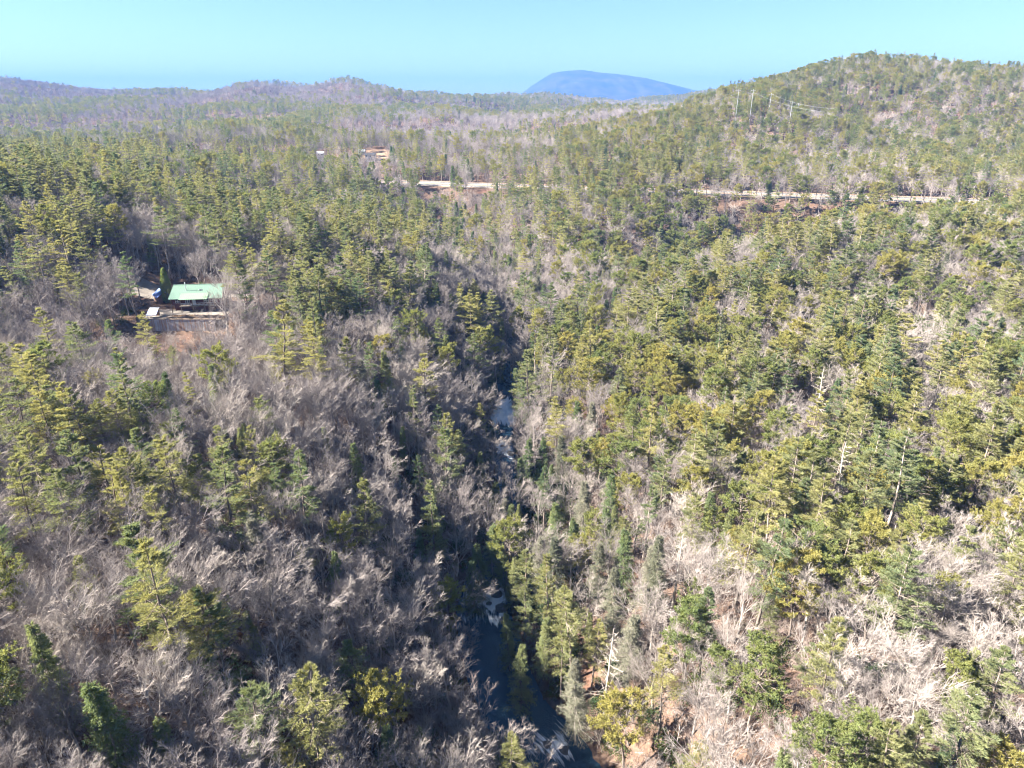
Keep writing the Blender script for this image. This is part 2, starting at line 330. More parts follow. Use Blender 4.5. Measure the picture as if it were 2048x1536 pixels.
class MB:                                  # collects boxes, prisms and tubes into one mesh
    def __init__(s): s.V = []; s.F = []
    def add(s, V, F):
        o = len(s.V); s.V += [tuple(v) for v in V]; s.F += [[i + o for i in f] for f in F]; return s
    def box(s, x0, x1, y0, y1, z0, z1):
        return s.add([(x0,y0,z0),(x1,y0,z0),(x1,y1,z0),(x0,y1,z0),(x0,y0,z1),(x1,y0,z1),(x1,y1,z1),(x0,y1,z1)],
                     [[0,3,2,1],[4,5,6,7],[0,1,5,4],[1,2,6,5],[2,3,7,6],[3,0,4,7]])
    def slab(s, a, b, c, d, th):           # four corners (top face), thickness downwards
        T = [np.array(p, float) for p in (a, b, c, d)]; B = [p - np.array([0, 0, th]) for p in T]
        return s.add(T + B, [[0,1,2,3],[7,6,5,4],[0,4,5,1],[1,5,6,2],[2,6,7,3],[3,7,4,0]])
    def tube(s, p0, p1, r0, r1, k=6):
        p0, p1 = np.array(p0, float), np.array(p1, float); d = p1 - p0; d /= np.linalg.norm(d)
        a = np.cross(d, [0.3, 0.5, 0.81]); a /= np.linalg.norm(a); b = np.cross(d, a)
        an = np.arange(k) * 2 * math.pi / k
        R = np.cos(an)[:, None] * a + np.sin(an)[:, None] * b
        return s.add(list(p0 + R * r0) + list(p1 + R * r1), [[i, (i + 1) % k, k + (i + 1) % k, k + i] for i in range(k)] + [list(range(k))[::-1], list(range(k, 2 * k))])
    def build(s, name, mat, parent=None, loc=None):
        return link(name, make_mesh(name, s.V, s.F, [mat]), parent, loc)

# ------------------------------------------------------------------ the ground, the mountain, the creek
ny, nx = GX.shape
ii = np.arange(ny * nx).reshape(ny, nx)
Q = np.stack([ii[:-1, :-1].ravel(), ii[:-1, 1:].ravel(), ii[1:, 1:].ravel(), ii[1:, :-1].ravel()], 1)
ob = link("ground", make_mesh("ground", np.stack([GX, GY, GZ], -1).reshape(-1, 3), Q, [M['ground']], None, True)); ob["kind"] = "structure"

prof = np.array([(965,212),(1015,198),(1038,190),(1068,168),(1104,146),(1130,142),(1160,140),(1200,145),(1250,150),(1290,156),(1340,168),(1390,181),(1420,184),(1480,197),(1530,210)], float)
MF = 9000.0
mu = np.linspace(980, 1530, 150); mt = np.linspace(-1, 1, 70)
MU, MT = np.meshgrid(mu, mt)
top = HC + MF * slope_of(np.interp(MU, prof[:, 0], prof[:, 1]))
mx_, my_ = (MU - 1024) / FPX * MF, MF * 1.09 + MT * 1500
ridge = 1 - np.abs(MT) ** 1.25
gul = np.abs(fbm(mx_ / 300, my_ / 900, 4, 21)); fz = fbm(mx_ / 120, my_ / 120, 4, 31)
mz = 40 + (top - 40) * ridge - gul * 70 * ridge * np.minimum(1, np.abs(MT) * 3) + fz * 14 * np.minimum(1, 0.25 + np.abs(MT) * 3)
k = np.arange(mu.size * mt.size).reshape(mt.size, mu.size)
Qm = np.stack([k[:-1, :-1].ravel(), k[:-1, 1:].ravel(), k[1:, 1:].ravel(), k[1:, :-1].ravel()], 1)
ob = link("mountain", make_mesh("mountain", np.stack([mx_, my_, mz], -1).reshape(-1, 3), Qm, [M['mountain']], None, True)); ob["kind"] = "structure"
ob["label"] = "long flat-topped blue mountain far behind the wooded ridges"

# creek surface
sel = CL[(CL[:, 1] < 520)]
fine = densify(sel, 0.6)
tan = np.gradient(fine[:, :2], axis=0); tan /= np.linalg.norm(tan, axis=1)[:, None]; nor = np.c_[-tan[:, 1], tan[:, 0]]
acr = np.linspace(-6.6, 6.6, 34)
WX = fine[:, None, 0] + nor[:, None, 0] * acr; WY = fine[:, None, 1] + nor[:, None, 1] * acr
drop = np.abs(np.gradient(fine[:, 2], axis=0)) / 0.6
foam1 = np.clip((drop - 0.035) * 2.2, 0, 1.0)
for v_, z_, w_, a_ in [(1188, 1.0, 2.6, 1.0), (1232, 0.1, 1.2, 0.55), (1500, -0.8, 1.6, 0.5), (902, 5.2, 3.0, 0.9), (826, 7.8, 5.5, 1.0), (1035, 3.1, 2.0, 0.5)]:
    y_ = world_z(1000, v_, z_)[1]; foam1 = np.maximum(foam1, a_ * np.exp(-((fine[:, 1] - y_) / w_) ** 2))
ker = np.exp(-np.linspace(-2, 2, 13) ** 2); ker /= ker.sum(); foam1 = np.convolve(foam1, ker, 'same') * 1.35
SS = np.arange(len(fine)) * 0.6
shift = 5.5 * fbm(np.broadcast_to(acr[None, :] / 2.2, WX.shape), np.broadcast_to(SS[:, None] / 14, WX.shape), 3, 53)
foamS = np.interp((SS[:, None] + shift).ravel(), SS, foam1).reshape(WX.shape)
hwF = creek_half(fine[:, 1])[:, None]
braid = fbm(np.broadcast_to(acr[None, :] / 1.5, WX.shape) + 0.8 * fbm(WX / 4, WY / 4, 2, 57), np.broadcast_to(SS[:, None] / 9, WX.shape), 4, 59)
foam = foamS * (0.78 + 0.62 * braid) * (1 - 0.8 * smooth(hwF * 0.55, hwF * 1.2, np.abs(acr)[None, :])) + 0.10
WZ = fine[:, None, 2] + 0.55 * foam1[:, None] * fbm(WX / 1.6, WY / 1.6, 4, 41) + 0.015 * fbm(WX * 1.4, WY * 1.4, 2, 44)
k = np.arange(WX.size).reshape(WX.shape)
Qw = np.stack([k[:-1, :-1].ravel(), k[:-1, 1:].ravel(), k[1:, 1:].ravel(), k[1:, :-1].ravel()], 1)
wm = make_mesh("creek_water", np.stack([WX, WY, WZ], -1).reshape(-1, 3), Qw, [M['water']], None, True)
fa = wm.attributes.new("foam", 'FLOAT', 'POINT'); fa.data.foreach_set("value", foam.ravel().astype(np.float32))
fl = wm.attributes.new("flow", 'FLOAT_VECTOR', 'POINT'); fl.data.foreach_set("vector", np.stack([np.broadcast_to(acr[None, :], WX.shape), np.broadcast_to(SS[:, None], WX.shape), WZ], -1).astype(np.float32).ravel())
ob = link("creek_water", wm); ob["kind"] = "structure"
ob["label"] = "dark blue creek with white rapids at the bottom of the gorge"

# ------------------------------------------------------------------ tree prototypes
def tubes(P, R, sides, tip=False):
    """P (n,k,3) R (n,k): n tubes with k rings; with tip the last ring is one point."""
    P = np.asarray(P); n_, k_, _ = P.shape
    T = np.gradient(P, axis=1); T /= np.linalg.norm(T, axis=2, keepdims=True) + 1e-9
    ref = np.where(np.abs(T[..., 2:3]) > 0.9, np.array([1.0, 0.1, 0]), np.array([0, 0.1, 1.0]))
    A_ = np.cross(T, ref); A_ /= np.linalg.norm(A_, axis=2, keepdims=True) + 1e-9; B_ = np.cross(T, A_)
    an = np.arange(sides) * 2 * np.pi / sides
    ring = P[:, :, None, :] + R[:, :, None, None] * (np.cos(an)[None, None, :, None] * A_[:, :, None, :] + np.sin(an)[None, None, :, None] * B_[:, :, None, :])
    V = ring.reshape(-1, 3)
    idx = np.arange(n_ * k_ * sides).reshape(n_, k_, sides)
    a = idx[:, :-1]; b = np.roll(a, -1, axis=2); c = idx[:, 1:]; d = np.roll(c, -1, axis=2)
    F = np.concatenate([np.stack([a, b, d], -1).reshape(-1, 3), np.stack([a, d, c], -1).reshape(-1, 3)])
    return V, F
def cones(p0, p1, r):
    n_ = len(p0); d = p1 - p0; L = np.linalg.norm(d, axis=1, keepdims=True) + 1e-9; d = d / L
    ref = np.where(np.abs(d[:, 2:3]) > 0.9, np.array([1.0, 0.1, 0]), np.array([0, 0.1, 1.0]))
    a = np.cross(d, ref); a /= np.linalg.norm(a, axis=1, keepdims=True) + 1e-9; b = np.cross(d, a); r = r[:, None]
    V = np.stack([p0 + a * r, p0 + (-0.5 * a + 0.87 * b) * r, p0 + (-0.5 * a - 0.87 * b) * r, p1], 1).reshape(-1, 3)
    i = np.arange(n_)[:, None] * 4
    F = np.concatenate([i + np.array([0, 1, 3]), i + np.array([1, 2, 3]), i + np.array([2, 0, 3])])
    return V, F
def blades(p0, d, L, W, rng):
    n_ = len(p0); d = d / (np.linalg.norm(d, axis=1, keepdims=True) + 1e-9)
    rv = rng.normal(size=(n_, 3)); s = np.cross(d, rv); s /= np.linalg.norm(s, axis=1, keepdims=True) + 1e-9
    mid = p0 + d * (L * 0.35)[:, None]
    V = np.stack([p0, mid + s * (W * 0.5)[:, None], p0 + d * L[:, None], mid - s * (W * 0.5)[:, None]], 1).reshape(-1, 3)
    i = np.arange(n_)[:, None] * 4
    return V, np.concatenate([i + np.array([0, 1, 2]), i + np.array([0, 2, 3])])
def cat(parts):
    V, F, o = [], [], 0
    for v, f in parts:
        V.append(v); F.append(f + o); o += len(v)
    return np.concatenate(V), np.concatenate(F)
def interp_path(P, t):
    k_ = P.shape[1]; x = t * (k_ - 1); i = np.clip(x.astype(int), 0, k_ - 2); fr = (x - i)[..., None]
    ar = np.arange(len(P))[:, None]
    a, b = P[ar, i], P[ar, i + 1]; return a * (1 - fr) + b * fr, (b - a) / (np.linalg.norm(b - a, axis=-1, keepdims=True) + 1e-9)
def grow(P, R, Lp, n_, t0, t1, ang, ratio, up, k_, rng, rr=0.6, wig=0.06, taper=0.5):
    N_ = len(P); t_ = t0 + (t1 - t0) * (np.arange(n_)[None, :] + rng.random((N_, n_))) / n_
    p, tg = interp_path(P, t_)
    p, tg, t_ = p.reshape(-1, 3), tg.reshape(-1, 3), t_.reshape(-1); Lp_ = np.repeat(Lp, n_)
    az = (np.arange(N_ * n_) * 2.4 + rng.random(N_ * n_) * 1.2)
    a = np.cross(tg, rng.normal(size=tg.shape) * 0.15 + np.array([0.2, 0.3, 0.93])); a /= np.linalg.norm(a, axis=1, keepdims=True) + 1e-9; b = np.cross(tg, a)
    th = ang * (0.7 + 0.6 * rng.random(len(p)))
    d = np.cos(th)[:, None] * tg + np.sin(th)[:, None] * (np.cos(az)[:, None] * a + np.sin(az)[:, None] * b)
    L = Lp_ * ratio * (1 - taper * (t_ - t0) / max(t1 - t0, 1e-6)) * (0.65 + 0.7 * rng.random(len(p)))
    s = np.linspace(0, 1, k_)[None, :, None]
    wv = rng.normal(size=(len(p), 3)) * wig
    Q_ = p[:, None] + d[:, None] * L[:, None, None] * s + (np.array([0, 0, up]) + wv)[:, None] * L[:, None, None] * s * s
    kp = P.shape[1]; par = np.repeat(np.arange(N_), n_)
    xr = t_ * (kp - 1); ir = np.clip(xr.astype(int), 0, kp - 2); r0 = R[par, ir] * (1 - (xr - ir)) + R[par, ir + 1] * (xr - ir)
    R_ = (r0 * rr)[:, None] * np.linspace(1, 0.35, k_)[None, :]
    return Q_, R_, L
def bare_tree(seed, H=16.0, lod=0, spread=1.0, base=0.36, tw=1.0):
    rng = np.random.default_rng(seed)
    s = np.linspace(0, 1, 8); P = np.zeros((1, 8, 3)); P[0, :, 2] = s * H * 0.86
    P[0, :, :2] = np.cumsum(rng.normal(size=(8, 2)) * 0.16, 0) * (s > 0)[:, None] * H / 16
    R = (0.23 * H / 16 * (1 - 0.78 * s) + 0.02)[None, :]
    L0 = np.array([H * 0.86])
    n1 = 9 if lod == 0 else 8
    P1, R1, L1 = grow(P, R, L0, n1, base, 0.97, 0.66 * spread, 0.54, 0.34, 6, rng, 0.47, 0.08, 0.45)
    tr = [tubes(P, R, 6)]
    cr = [tubes(P1, R1, 4 if lod == 0 else 3)]
    if lod == 0:
        P2, R2, L2 = grow(P1, R1, L1, 7, 0.18, 1.0, 0.58, 0.54, 0.26, 4, rng, 0.66, 0.08)
        P3, R3, L3 = grow(P2, R2, L2, 6, 0.15, 1.0, 0.56, 0.55, 0.20, 3, rng, 0.66, 0.08)
        P4, R4, L4 = grow(P3, R3, L3, 5, 0.2, 1.0, 0.58, 0.66, 0.08, 2, rng, 0.7, 0.08, 0.3)
        P5, R5, L5 = grow(P4, R4, L4, 2, 0.25, 0.9, 0.5, 0.8, 0.08, 2, rng, 0.7, 0.08, 0.3)
        cr += [tubes(P2, np.maximum(R2, 0.024 * tw), 3), tubes(P3, np.maximum(R3, 0.015 * tw), 3), cones(P4[:, 0], P4[:, 1], np.full(len(P4), 0.015 * tw)), cones(P5[:, 0], P5[:, 1], np.full(len(P5), 0.010 * tw))]
    elif lod == 1:
        P2, R2, L2 = grow(P1, R1, L1, 6, 0.2, 1.0, 0.7, 0.52, 0.16, 3, rng, 0.62, 0.10)
        P3, R3, L3 = grow(P2, R2, L2, 7, 0.15, 1.0, 0.65, 0.62, 0.10, 2, rng, 0.62, 0.10, 0.4)
        P4, R4, L4 = grow(P3, R3, L3, 3, 0.3, 1.0, 0.6, 0.7, 0.05, 2, rng, 0.7, 0.08, 0.3)
        cr += [tubes(P2, R2, 3), cones(P3[:, 0], P3[:, 1], np.full(len(P3), 0.035)), cones(P4[:, 0], P4[:, 1], np.full(len(P4), 0.026))]
    else:
        P2, R2, L2 = grow(P1, R1, L1, 7, 0.2, 1.0, 0.7, 0.60, 0.16, 2, rng, 0.62, 0.10)
        P3, R3, L3 = grow(P2, R2, L2, 4, 0.2, 1.0, 0.65, 0.8, 0.10, 2, rng, 0.62, 0.10, 0.3)
        cr += [cones(P2[:, 0], P2[:, 1], np.full(len(P2), 0.085)), cones(P3[:, 0], P3[:, 1], np.full(len(P3), 0.07))]
    return cat(tr), cat(cr), H
def conifer(seed, H=22.0, lod=0, kind='white'):
    rng = np.random.default_rng(seed)
    s = np.linspace(0, 1, 9); P = np.zeros((1, 9, 3)); P[0, :, 2] = s * H
    P[0, :, :2] = np.cumsum(rng.normal(size=(9, 2)) * (0.10 if kind != 'yellow' else 0.22), 0) * (s > 0)[:, None]
    R = ((0.27 if kind != 'hemlock' else 0.22) * H / 22 * (1 - 0.93 * s) + 0.012)[None, :]
    cb = {'white': rng.uniform(0.18, 0.52), 'yellow': rng.uniform(0.36, 0.58), 'hemlock': rng.uniform(0.08, 0.2), 'grey': rng.uniform(0.15, 0.3), 'spruce': 0.06}[kind]
    Rm = {'white': rng.uniform(0.17, 0.26), 'yellow': rng.uniform(0.23, 0.28), 'hemlock': rng.uniform(0.16, 0.20), 'grey': rng.uniform(0.17, 0.21), 'spruce': 0.22}[kind] * H
    sp_ = {'white': rng.uniform(0.95, 1.35), 'yellow': 0.85, 'hemlock': 0.62, 'grey': 0.55, 'spruce': 0.5}[kind] * (1, 1.3, 2.2)[lod] * H / 22
    z = []; zz = cb * H
    while zz < H * 0.985:
        q = (zz / H - cb) / (1 - cb); z.append(zz); zz += sp_ * (1.0 - 0.35 * q) * rng.uniform(0.8, 1.2)
    z = np.array(z); nb = {'white': 5, 'yellow': 5, 'hemlock': 6, 'grey': 6, 'spruce': 8}[kind]
    zb = np.repeat(z, nb) + rng.normal(size=len(z) * nb) * (rng.uniform(0.06, 0.3) if kind == 'white' else 0.25)
    zb = np.clip(zb, cb * H * 0.95, H * 0.985)
    keep = rng.random(len(zb)) > (rng.uniform(0.08, 0.34) if kind == 'white' else 0.22 if kind in ('hemlock', 'grey') else 0.10); zb = zb[keep]
    q = np.clip((zb / H - cb) / (1 - cb), 0, 1)
    az = rng.random(len(zb)) * 6.283
    lob = 1 + 0.18 * np.sin(az * 2 + rng.random() * 6) + 0.12 * np.sin(az * 3 + q * 7 + rng.random() * 6)
    if kind == 'yellow': pr = np.sqrt(np.clip(1 - (q * 1.02 - 0.25) ** 2 / 0.62, 0.03, 1)) * (0.55 + 0.45 * np.minimum(1, q * 3))
    elif kind == 'white': pr = np.clip((1 - q) ** 0.80, 0.02, 1) * (0.66 + 0.34 * np.minimum(1, q * 4))
    else: pr = np.clip((1 - q) ** 0.85, 0.04, 1)
    L = Rm * pr * lob * rng.uniform({'white': 0.5, 'hemlock': 0.35, 'grey': 0.35}.get(kind, 0.62), 1.15, len(zb))
    if kind == 'white':                                   # uneven whorls: some tiers reach out, some are short
        L *= 0.82 + 0.3 * np.sin(zb * 2.1 + rng.random() * 6) ** 2
    el = {'white': -0.06 + 0.62 * q ** 2.2, 'yellow': 0.05 + 0.75 * q, 'hemlock': -0.12 + 0.55 * q ** 2, 'grey': -0.05 + 0.5 * q ** 2, 'spruce': -0.15 + 0.7 * q ** 2}[kind] + rng.normal(size=len(zb)) * 0.10
    d = np.stack([np.cos(az) * np.cos(el), np.sin(az) * np.cos(el), np.sin(el)], 1)
    p0, _ = interp_path(np.repeat(P, 1, 0), (zb / H)[None, :]); p0 = p0[0]
    upc = {'white': 0.14, 'yellow': 0.12, 'hemlock': -0.16, 'grey': -0.1, 'spruce': 0.02}[kind]
    kk = 4; ss = np.linspace(0, 1, kk)[None, :, None]
    B = p0[:, None] + d[:, None] * L[:, None, None] * ss + np.array([0, 0, upc]) * L[:, None, None] * ss * ss
    Rb = (0.012 + 0.012 * L)[:, None] * np.linspace(1, 0.3, kk)[None, :]
    tr = [tubes(P, R, 6 if lod < 2 else 4)]
    if lod < 2: tr.append(tubes(B, Rb, 3))
    if kind in ('white', 'yellow') and lod == 0:          # dead stubs below the crown
        m_ = 16; zs = rng.uniform(0.3 * cb * H, cb * H, m_); a_ = rng.random(m_) * 6.283; Ls = rng.uniform(0.6, 2.4, m_)
        q0, _ = interp_path(P, (zs / H)[None, :]); q0 = q0[0]
        tr.append(cones(q0, q0 + np.stack([np.cos(a_) * Ls, np.sin(a_) * Ls, rng.normal(size=m_) * 0.25], 1), np.full(m_, 0.04)))
    # twigs, both sides of the branch, then tufts of needles
    nt_ = {0: {'white': 18, 'yellow': 12, 'hemlock': 12, 'grey': 14, 'spruce': 12}[kind], 1: 8, 2: 4}[lod]
    tt = 0.16 + 0.84 * (np.arange(nt_)[None, :] + rng.random((len(B), nt_))) / nt_
    if kind == 'yellow': tt = 0.45 + 0.55 * tt
    tp, tg = interp_path(B, np.clip(tt, 0, 1)); side = np.where(np.arange(nt_) % 2 == 0, 1.0, -1.0)[None, :, None]
    hz = np.cross(tg, np.array([0, 0, 1.0])); hz /= np.linalg.norm(hz, axis=2, keepdims=True) + 1e-9
    fa_ = rng.uniform(0.5, 1.05, tt.shape)[..., None]
    lift = {'white': 0.10, 'yellow': 0.45, 'hemlock': -0.18, 'grey': -0.1, 'spruce': 0.0}[kind]
    td = np.cos(fa_) * tg + np.sin(fa_) * hz * side + np.array([0, 0, lift]) + rng.normal(size=tg.shape) * (0.12 if kind != 'yellow' else 0.35)
    td /= np.linalg.norm(td, axis=2, keepdims=True)
    tl = ((0.22 if kind == 'white' else 0.30) + (0.34 if kind == 'white' else 0.30) * L[:, None] * (1.05 - tt)) * rng.uniform(0.7, 1.3, tt.shape)
    tp, td, tl = tp.reshape(-1, 3), td.reshape(-1, 3), tl.reshape(-1)
    cr = []
    if lod == 0:
        cr.append(cones(tp, tp + td * tl[:, None], np.full(len(tp), 0.012)))
        fr, nbl, bl, bw, cone_ = {'white': ((0.35, 0.7, 1.0), 6, 0.40, 0.048, 0.50), 'yellow': ((0.6, 1.0), 8, 0.36, 0.075, 0.95), 'hemlock': ((0.45, 1.0), 4, 0.30, 0.066, 0.55),
                                  'grey': ((0.4, 0.8), 4, 0.34, 0.030, 0.7), 'spruce': ((0.3, 0.65, 1.0), 5, 0.28, 0.08, 0.6)}[kind]
    elif lod == 1: fr, nbl, bl, bw, cone_ = (0.3, 0.65, 1.0), 4, 0.54, 0.125, 0.60
    else: fr, nbl, bl, bw, cone_ = (0.4, 1.0), 3, 1.0, 0.36, 0.6
    if kind == 'grey' and lod: bw *= 0.4
    for f_ in fr:
        c0 = np.repeat(tp + td * (tl * f_)[:, None], nbl, 0); dd = np.repeat(td, nbl, 0)
        dd = dd + rng.normal(size=dd.shape) * cone_ * (np.array([1, 1, 0.42]) if kind == 'white' else 1.0) + np.array([0, 0, 0.20 if kind in ('white', 'yellow') else -0.08])
        n_ = len(c0)
        cr.append(blades(c0, dd, bl * rng.uniform(0.7, 1.25, n_), bw * rng.uniform(0.7, 1.3, n_), rng))
    return cat(tr), cat(cr), H
def snag_tree(seed, H=14.0):
    rng = np.random.default_rng(seed); s = np.linspace(0, 1, 8); P = np.zeros((1, 8, 3)); P[0, :, 2] = s * H
    P[0, :, :2] = np.cumsum(rng.normal(size=(8, 2)) * 0.08, 0) * (s > 0)[:, None]; R = (0.22 * (1 - 0.9 * s) + 0.015)[None, :]
    P1, R1, L1 = grow(P, R, np.array([H]), 46, 0.25, 0.98, 1.45, 0.19, 0.02, 4, rng, 0.3, 0.12, 0.75); R1 = np.maximum(R1, 0.02)
    P2, R2, L2 = grow(P1, R1, L1, 5, 0.2, 1.0, 0.7, 0.45, 0.0, 2, rng, 0.6, 0.1)
    return tubes(P, R, 6), cat([tubes(P1, R1, 3), cones(P2[:, 0], P2[:, 1], np.full(len(P2), 0.018))]), H
def leafy_mound(seed, rx, rz, n_, bl, bw, low=0.05, column=False):
    rng = np.random.default_rng(seed)
    st = 9; a_ = rng.random(st) * 6.283; e = rng.uniform(0.5, 1.3, st)
    tips = np.stack([np.cos(a_) * np.cos(e) * rx * 0.9, np.sin(a_) * np.cos(e) * rx * 0.9, np.sin(e) * rz], 1)
    if column: tips = np.array([[0, 0, rz * 0.97], [0.3 * rx, 0, rz * 0.8], [-0.3 * rx, 0.1, rz * 0.85]]); st = 3
    stem = cones(np.zeros((st, 3)), tips, np.full(st, 0.05 if not column else 0.14))
    d = rng.normal(size=(n_, 3)); d[:, 2] = np.abs(d[:, 2]); d /= np.linalg.norm(d, axis=1, keepdims=True)
    r = rng.random(n_) ** 0.28
    lump = 1 + 0.22 * np.sin(d[:, 0] * 5 + seed) + 0.2 * np.sin(d[:, 1] * 6 + seed * 2) + 0.15 * np.sin(d[:, 2] * 9)
    if column:
        zz = rng.random(n_) ** 0.85; ww = rx * np.clip((1 - zz) ** 0.55, 0, 1) * np.minimum(1, 0.55 + zz * 2.5) * (0.86 + 0.2 * np.sin(zz * 19 + d[:, 0] * 4))
        an = rng.random(n_) * 6.283; rr = np.sqrt(rng.uniform(0.45, 1, n_))
        c = np.stack([np.cos(an) * ww * rr, np.sin(an) * ww * rr, zz * rz], 1); dd = np.stack([np.cos(an) * 0.5, np.sin(an) * 0.5, np.ones(n_)], 1) + rng.normal(size=(n_, 3)) * 0.3
    else:
        c = d * (r * lump)[:, None] * np.array([rx, rx, rz]) + np.array([0, 0, low * rz]); dd = d + rng.normal(size=(n_, 3)) * 0.7
    return stem, blades(c, dd, bl * rng.uniform(0.7, 1.3, n_), bw * rng.uniform(0.7, 1.3, n_), rng), rz
def brush_tree(seed):
    rng = np.random.default_rng(seed); st = 12; a_ = rng.random(st) * 6.283; e = rng.uniform(0.8, 1.45, st)
    d = np.stack([np.cos(a_) * np.cos(e), np.sin(a_) * np.cos(e), np.sin(e)], 1); L = rng.uniform(1.8, 3.4, st)
    ss = np.linspace(0, 1, 4)[None, :, None]; o = rng.normal(size=(st, 3)) * 0.7; o[:, 2] = 0
    P = o[:, None] + d[:, None] * L[:, None, None] * ss + rng.normal(size=(st, 1, 3)) * 0.25 * ss * ss; R = np.full((st, 4), 0.03) * np.linspace(1, 0.4, 4)
    P2, R2, L2 = grow(P, R, L, 7, 0.2, 1, 0.6, 0.5, 0.05, 2, rng, 0.7, 0.1)
    P3, R3, L3 = grow(P2, R2, L2, 5, 0.2, 1, 0.6, 0.7, 0.05, 2, rng, 0.7, 0.1)
    return tubes(P, R, 3), cat([cones(P2[:, 0], P2[:, 1], np.full(len(P2), 0.02)), cones(P3[:, 0], P3[:, 1], np.full(len(P3), 0.014))]), 3.0

PROTO = {}      # kind -> list of (lod, trunk mesh, crown mesh, H) and joined meshes for the woods
JOIN = {}
def register(kind, lod, tree, tmat, cmat):
    (tv, tf), (cv, cf), H = tree
    PROTO.setdefault(kind, []); JOIN.setdefault(kind, {0: [], 1: [], 2: []})
    if lod == 0:
        PROTO[kind].append((make_mesh(kind + "_trunk", tv, tf, [tmat], None, True), make_mesh(kind + "_crown", cv, cf, [cmat]), H))
    jm = make_mesh(kind + "_whole", np.concatenate([tv, cv]), np.concatenate([tf, cf + len(tv)]), [tmat, cmat], np.r_[np.zeros(len(tf)), np.ones(len(cf))])
    JOIN[kind][lod].append((jm, H))
for i in range(10): register('white_pine', 0, conifer(100 + i, 22, 0, 'white'), M['pine_bark'], M['white_pine'])
for i in range(7): register('white_pine', 1, conifer(120 + i, 22, 1, 'white'), M['pine_bark'], M['white_pine'])
for i in range(4): register('white_pine', 2, conifer(140 + i, 22, 2, 'white'), M['pine_bark'], M['white_pine'])
for i in range(6): register('yellow_pine', 0, conifer(200 + i, 15, 0, 'yellow'), M['pine_bark'], M['yellow_pine'])
for i in range(4): register('yellow_pine', 1, conifer(220 + i, 15, 1, 'yellow'), M['pine_bark'], M['yellow_pine'])
for i in range(3): register('yellow_pine', 2, conifer(240 + i, 15, 2, 'yellow'), M['pine_bark'], M['yellow_pine'])
for i in range(3): register('hemlock', 0, conifer(300 + i, 16, 0, 'hemlock'), M['pine_bark'], M['hemlock'])
for i in range(2): register('hemlock', 1, conifer(320 + i, 16, 1, 'hemlock'), M['pine_bark'], M['hemlock'])
for i in range(2): register('hemlock', 2, conifer(340 + i, 16, 2, 'hemlock'), M['pine_bark'], M['hemlock'])
for i in range(3): register('grey_conifer', 0, conifer(400 + i, 15, 0, 'grey'), M['grey_bark'], M['grey_conifer'])
for i in range(10): register('bare_tree', 0, bare_tree(500 + i, 16, 0, (0.9, 1.1, 1.0, 1.2, 0.7, 1.0, 1.15, 0.8, 0.95, 0.75)[i], (0.36, 0.28, 0.42, 0.3, 0.5, 0.25, 0.34, 0.48, 0.4, 0.55)[i], (1, 1.15, 0.9, 1.1, 1, 1.2, 1, 0.85, 1.0, 0.9)[i]), M['grey_bark'], M['twig'])
for i in range(5): register('bare_tree', 1, bare_tree(520 + i, 16, 1, 1.0, 0.34), M['grey_bark'], M['twig'])
for i in range(4): register('bare_tree', 2, bare_tree(540 + i, 16, 2, 1.0, 0.34), M['grey_bark'], M['twig'])
for i in range(2): register('snag', 0, snag_tree(600 + i), M['snag'], M['snag'])
for i in range(3): register('shrub', 0, leafy_mound(700 + i, 1.7, 2.0, 900, 0.28, 0.12), M['grey_bark'], M['shrub'])
for i in range(4): register('brush', 0, brush_tree(720 + i), M['grey_bark'], M['brush'])
register('arborvitae', 0, leafy_mound(800, 1.9, 9.0, 9000, 0.34, 0.09, column=True), M['pine_bark'], M['cedar'])
register('spruce', 0, conifer(810, 14, 0, 'spruce'), M['pine_bark'], M['hemlock'])

# ------------------------------------------------------------------ where the trees stand
PINE = np.array([[.55,.5,.45,.5,.5,.5,.45,.45,.45,.5,.5,.6,.6,.65,.5,.45],
                 [.6,.55,.45,.45,.45,.45,.4,.4,.4,.45,.45,.65,.65,.55,.5,.5],
                 [.6,.7,.6,.6,.6,.5,.35,.35,.6,.7,.7,.5,.35,.45,.6,.65],
                 [.75,.35,.45,.75,.75,.75,.75,.65,.5,.4,.55,.5,.4,.5,.5,.5],
                 [.35,.25,.15,.55,.6,.55,.35,.4,.5,.4,.4,.45,.55,.6,.5,.4],
                 [.2,.2,.2,.15,.2,.15,.2,.3,.75,.75,.6,.6,.65,.55,.5,.5],
                 [.55,.2,.08,.08,.08,.12,.25,.3,.7,.65,.6,.7,.65,.55,.45,.6],
                 [.55,.6,.3,.35,.35,.3,.2,.3,.55,.45,.55,.6,.6,.55,.35,.45],
                 [.12,.2,.25,.2,.15,.25,.25,.2,.45,.45,.35,.55,.5,.45,.2,.3],
                 [.12,.2,.2,.15,.08,.15,.1,.1,.5,.4,.25,.3,.25,.3,.2,.2],
                 [.2,.2,.2,.08,.08,.2,.08,.1,.45,.4,.2,.25,.2,.12,.25,.3],
                 [.15,.2,.12,.08,.12,.15,.12,.1,.3,.3,.35,.3,.35,.4,.4,.45]])
PINE[7:, 8:] = np.clip(PINE[7:, 8:] + 0.16, 0, 0.75); PINE[5:9, 2:7] += 0.05
def pine_frac(u, v):
    return bil(np.arange(16) * 128 + 64.0, np.arange(12) * 128 + 64.0, PINE, np.clip(u, 64, 1984), np.clip(v, 64, 1472))
RECTS = [(286,556,452,662,230),(938,1185,1020,1300,158),(945,1290,1046,1400,150),(978,1390,1070,1460,140),(988,792,1028,850,238),(1002,890,1022,922,212),(1085,1478,1135,1520,134),
         (840,360,898,374,560),(942,364,972,378,545),(1490,383,2046,408,455),(734,303,772,313,672),(634,298,648,312,700),(1470,176,1486,200,700),(1500,176,1512,202,700),(1536,184,1550,206,690)]
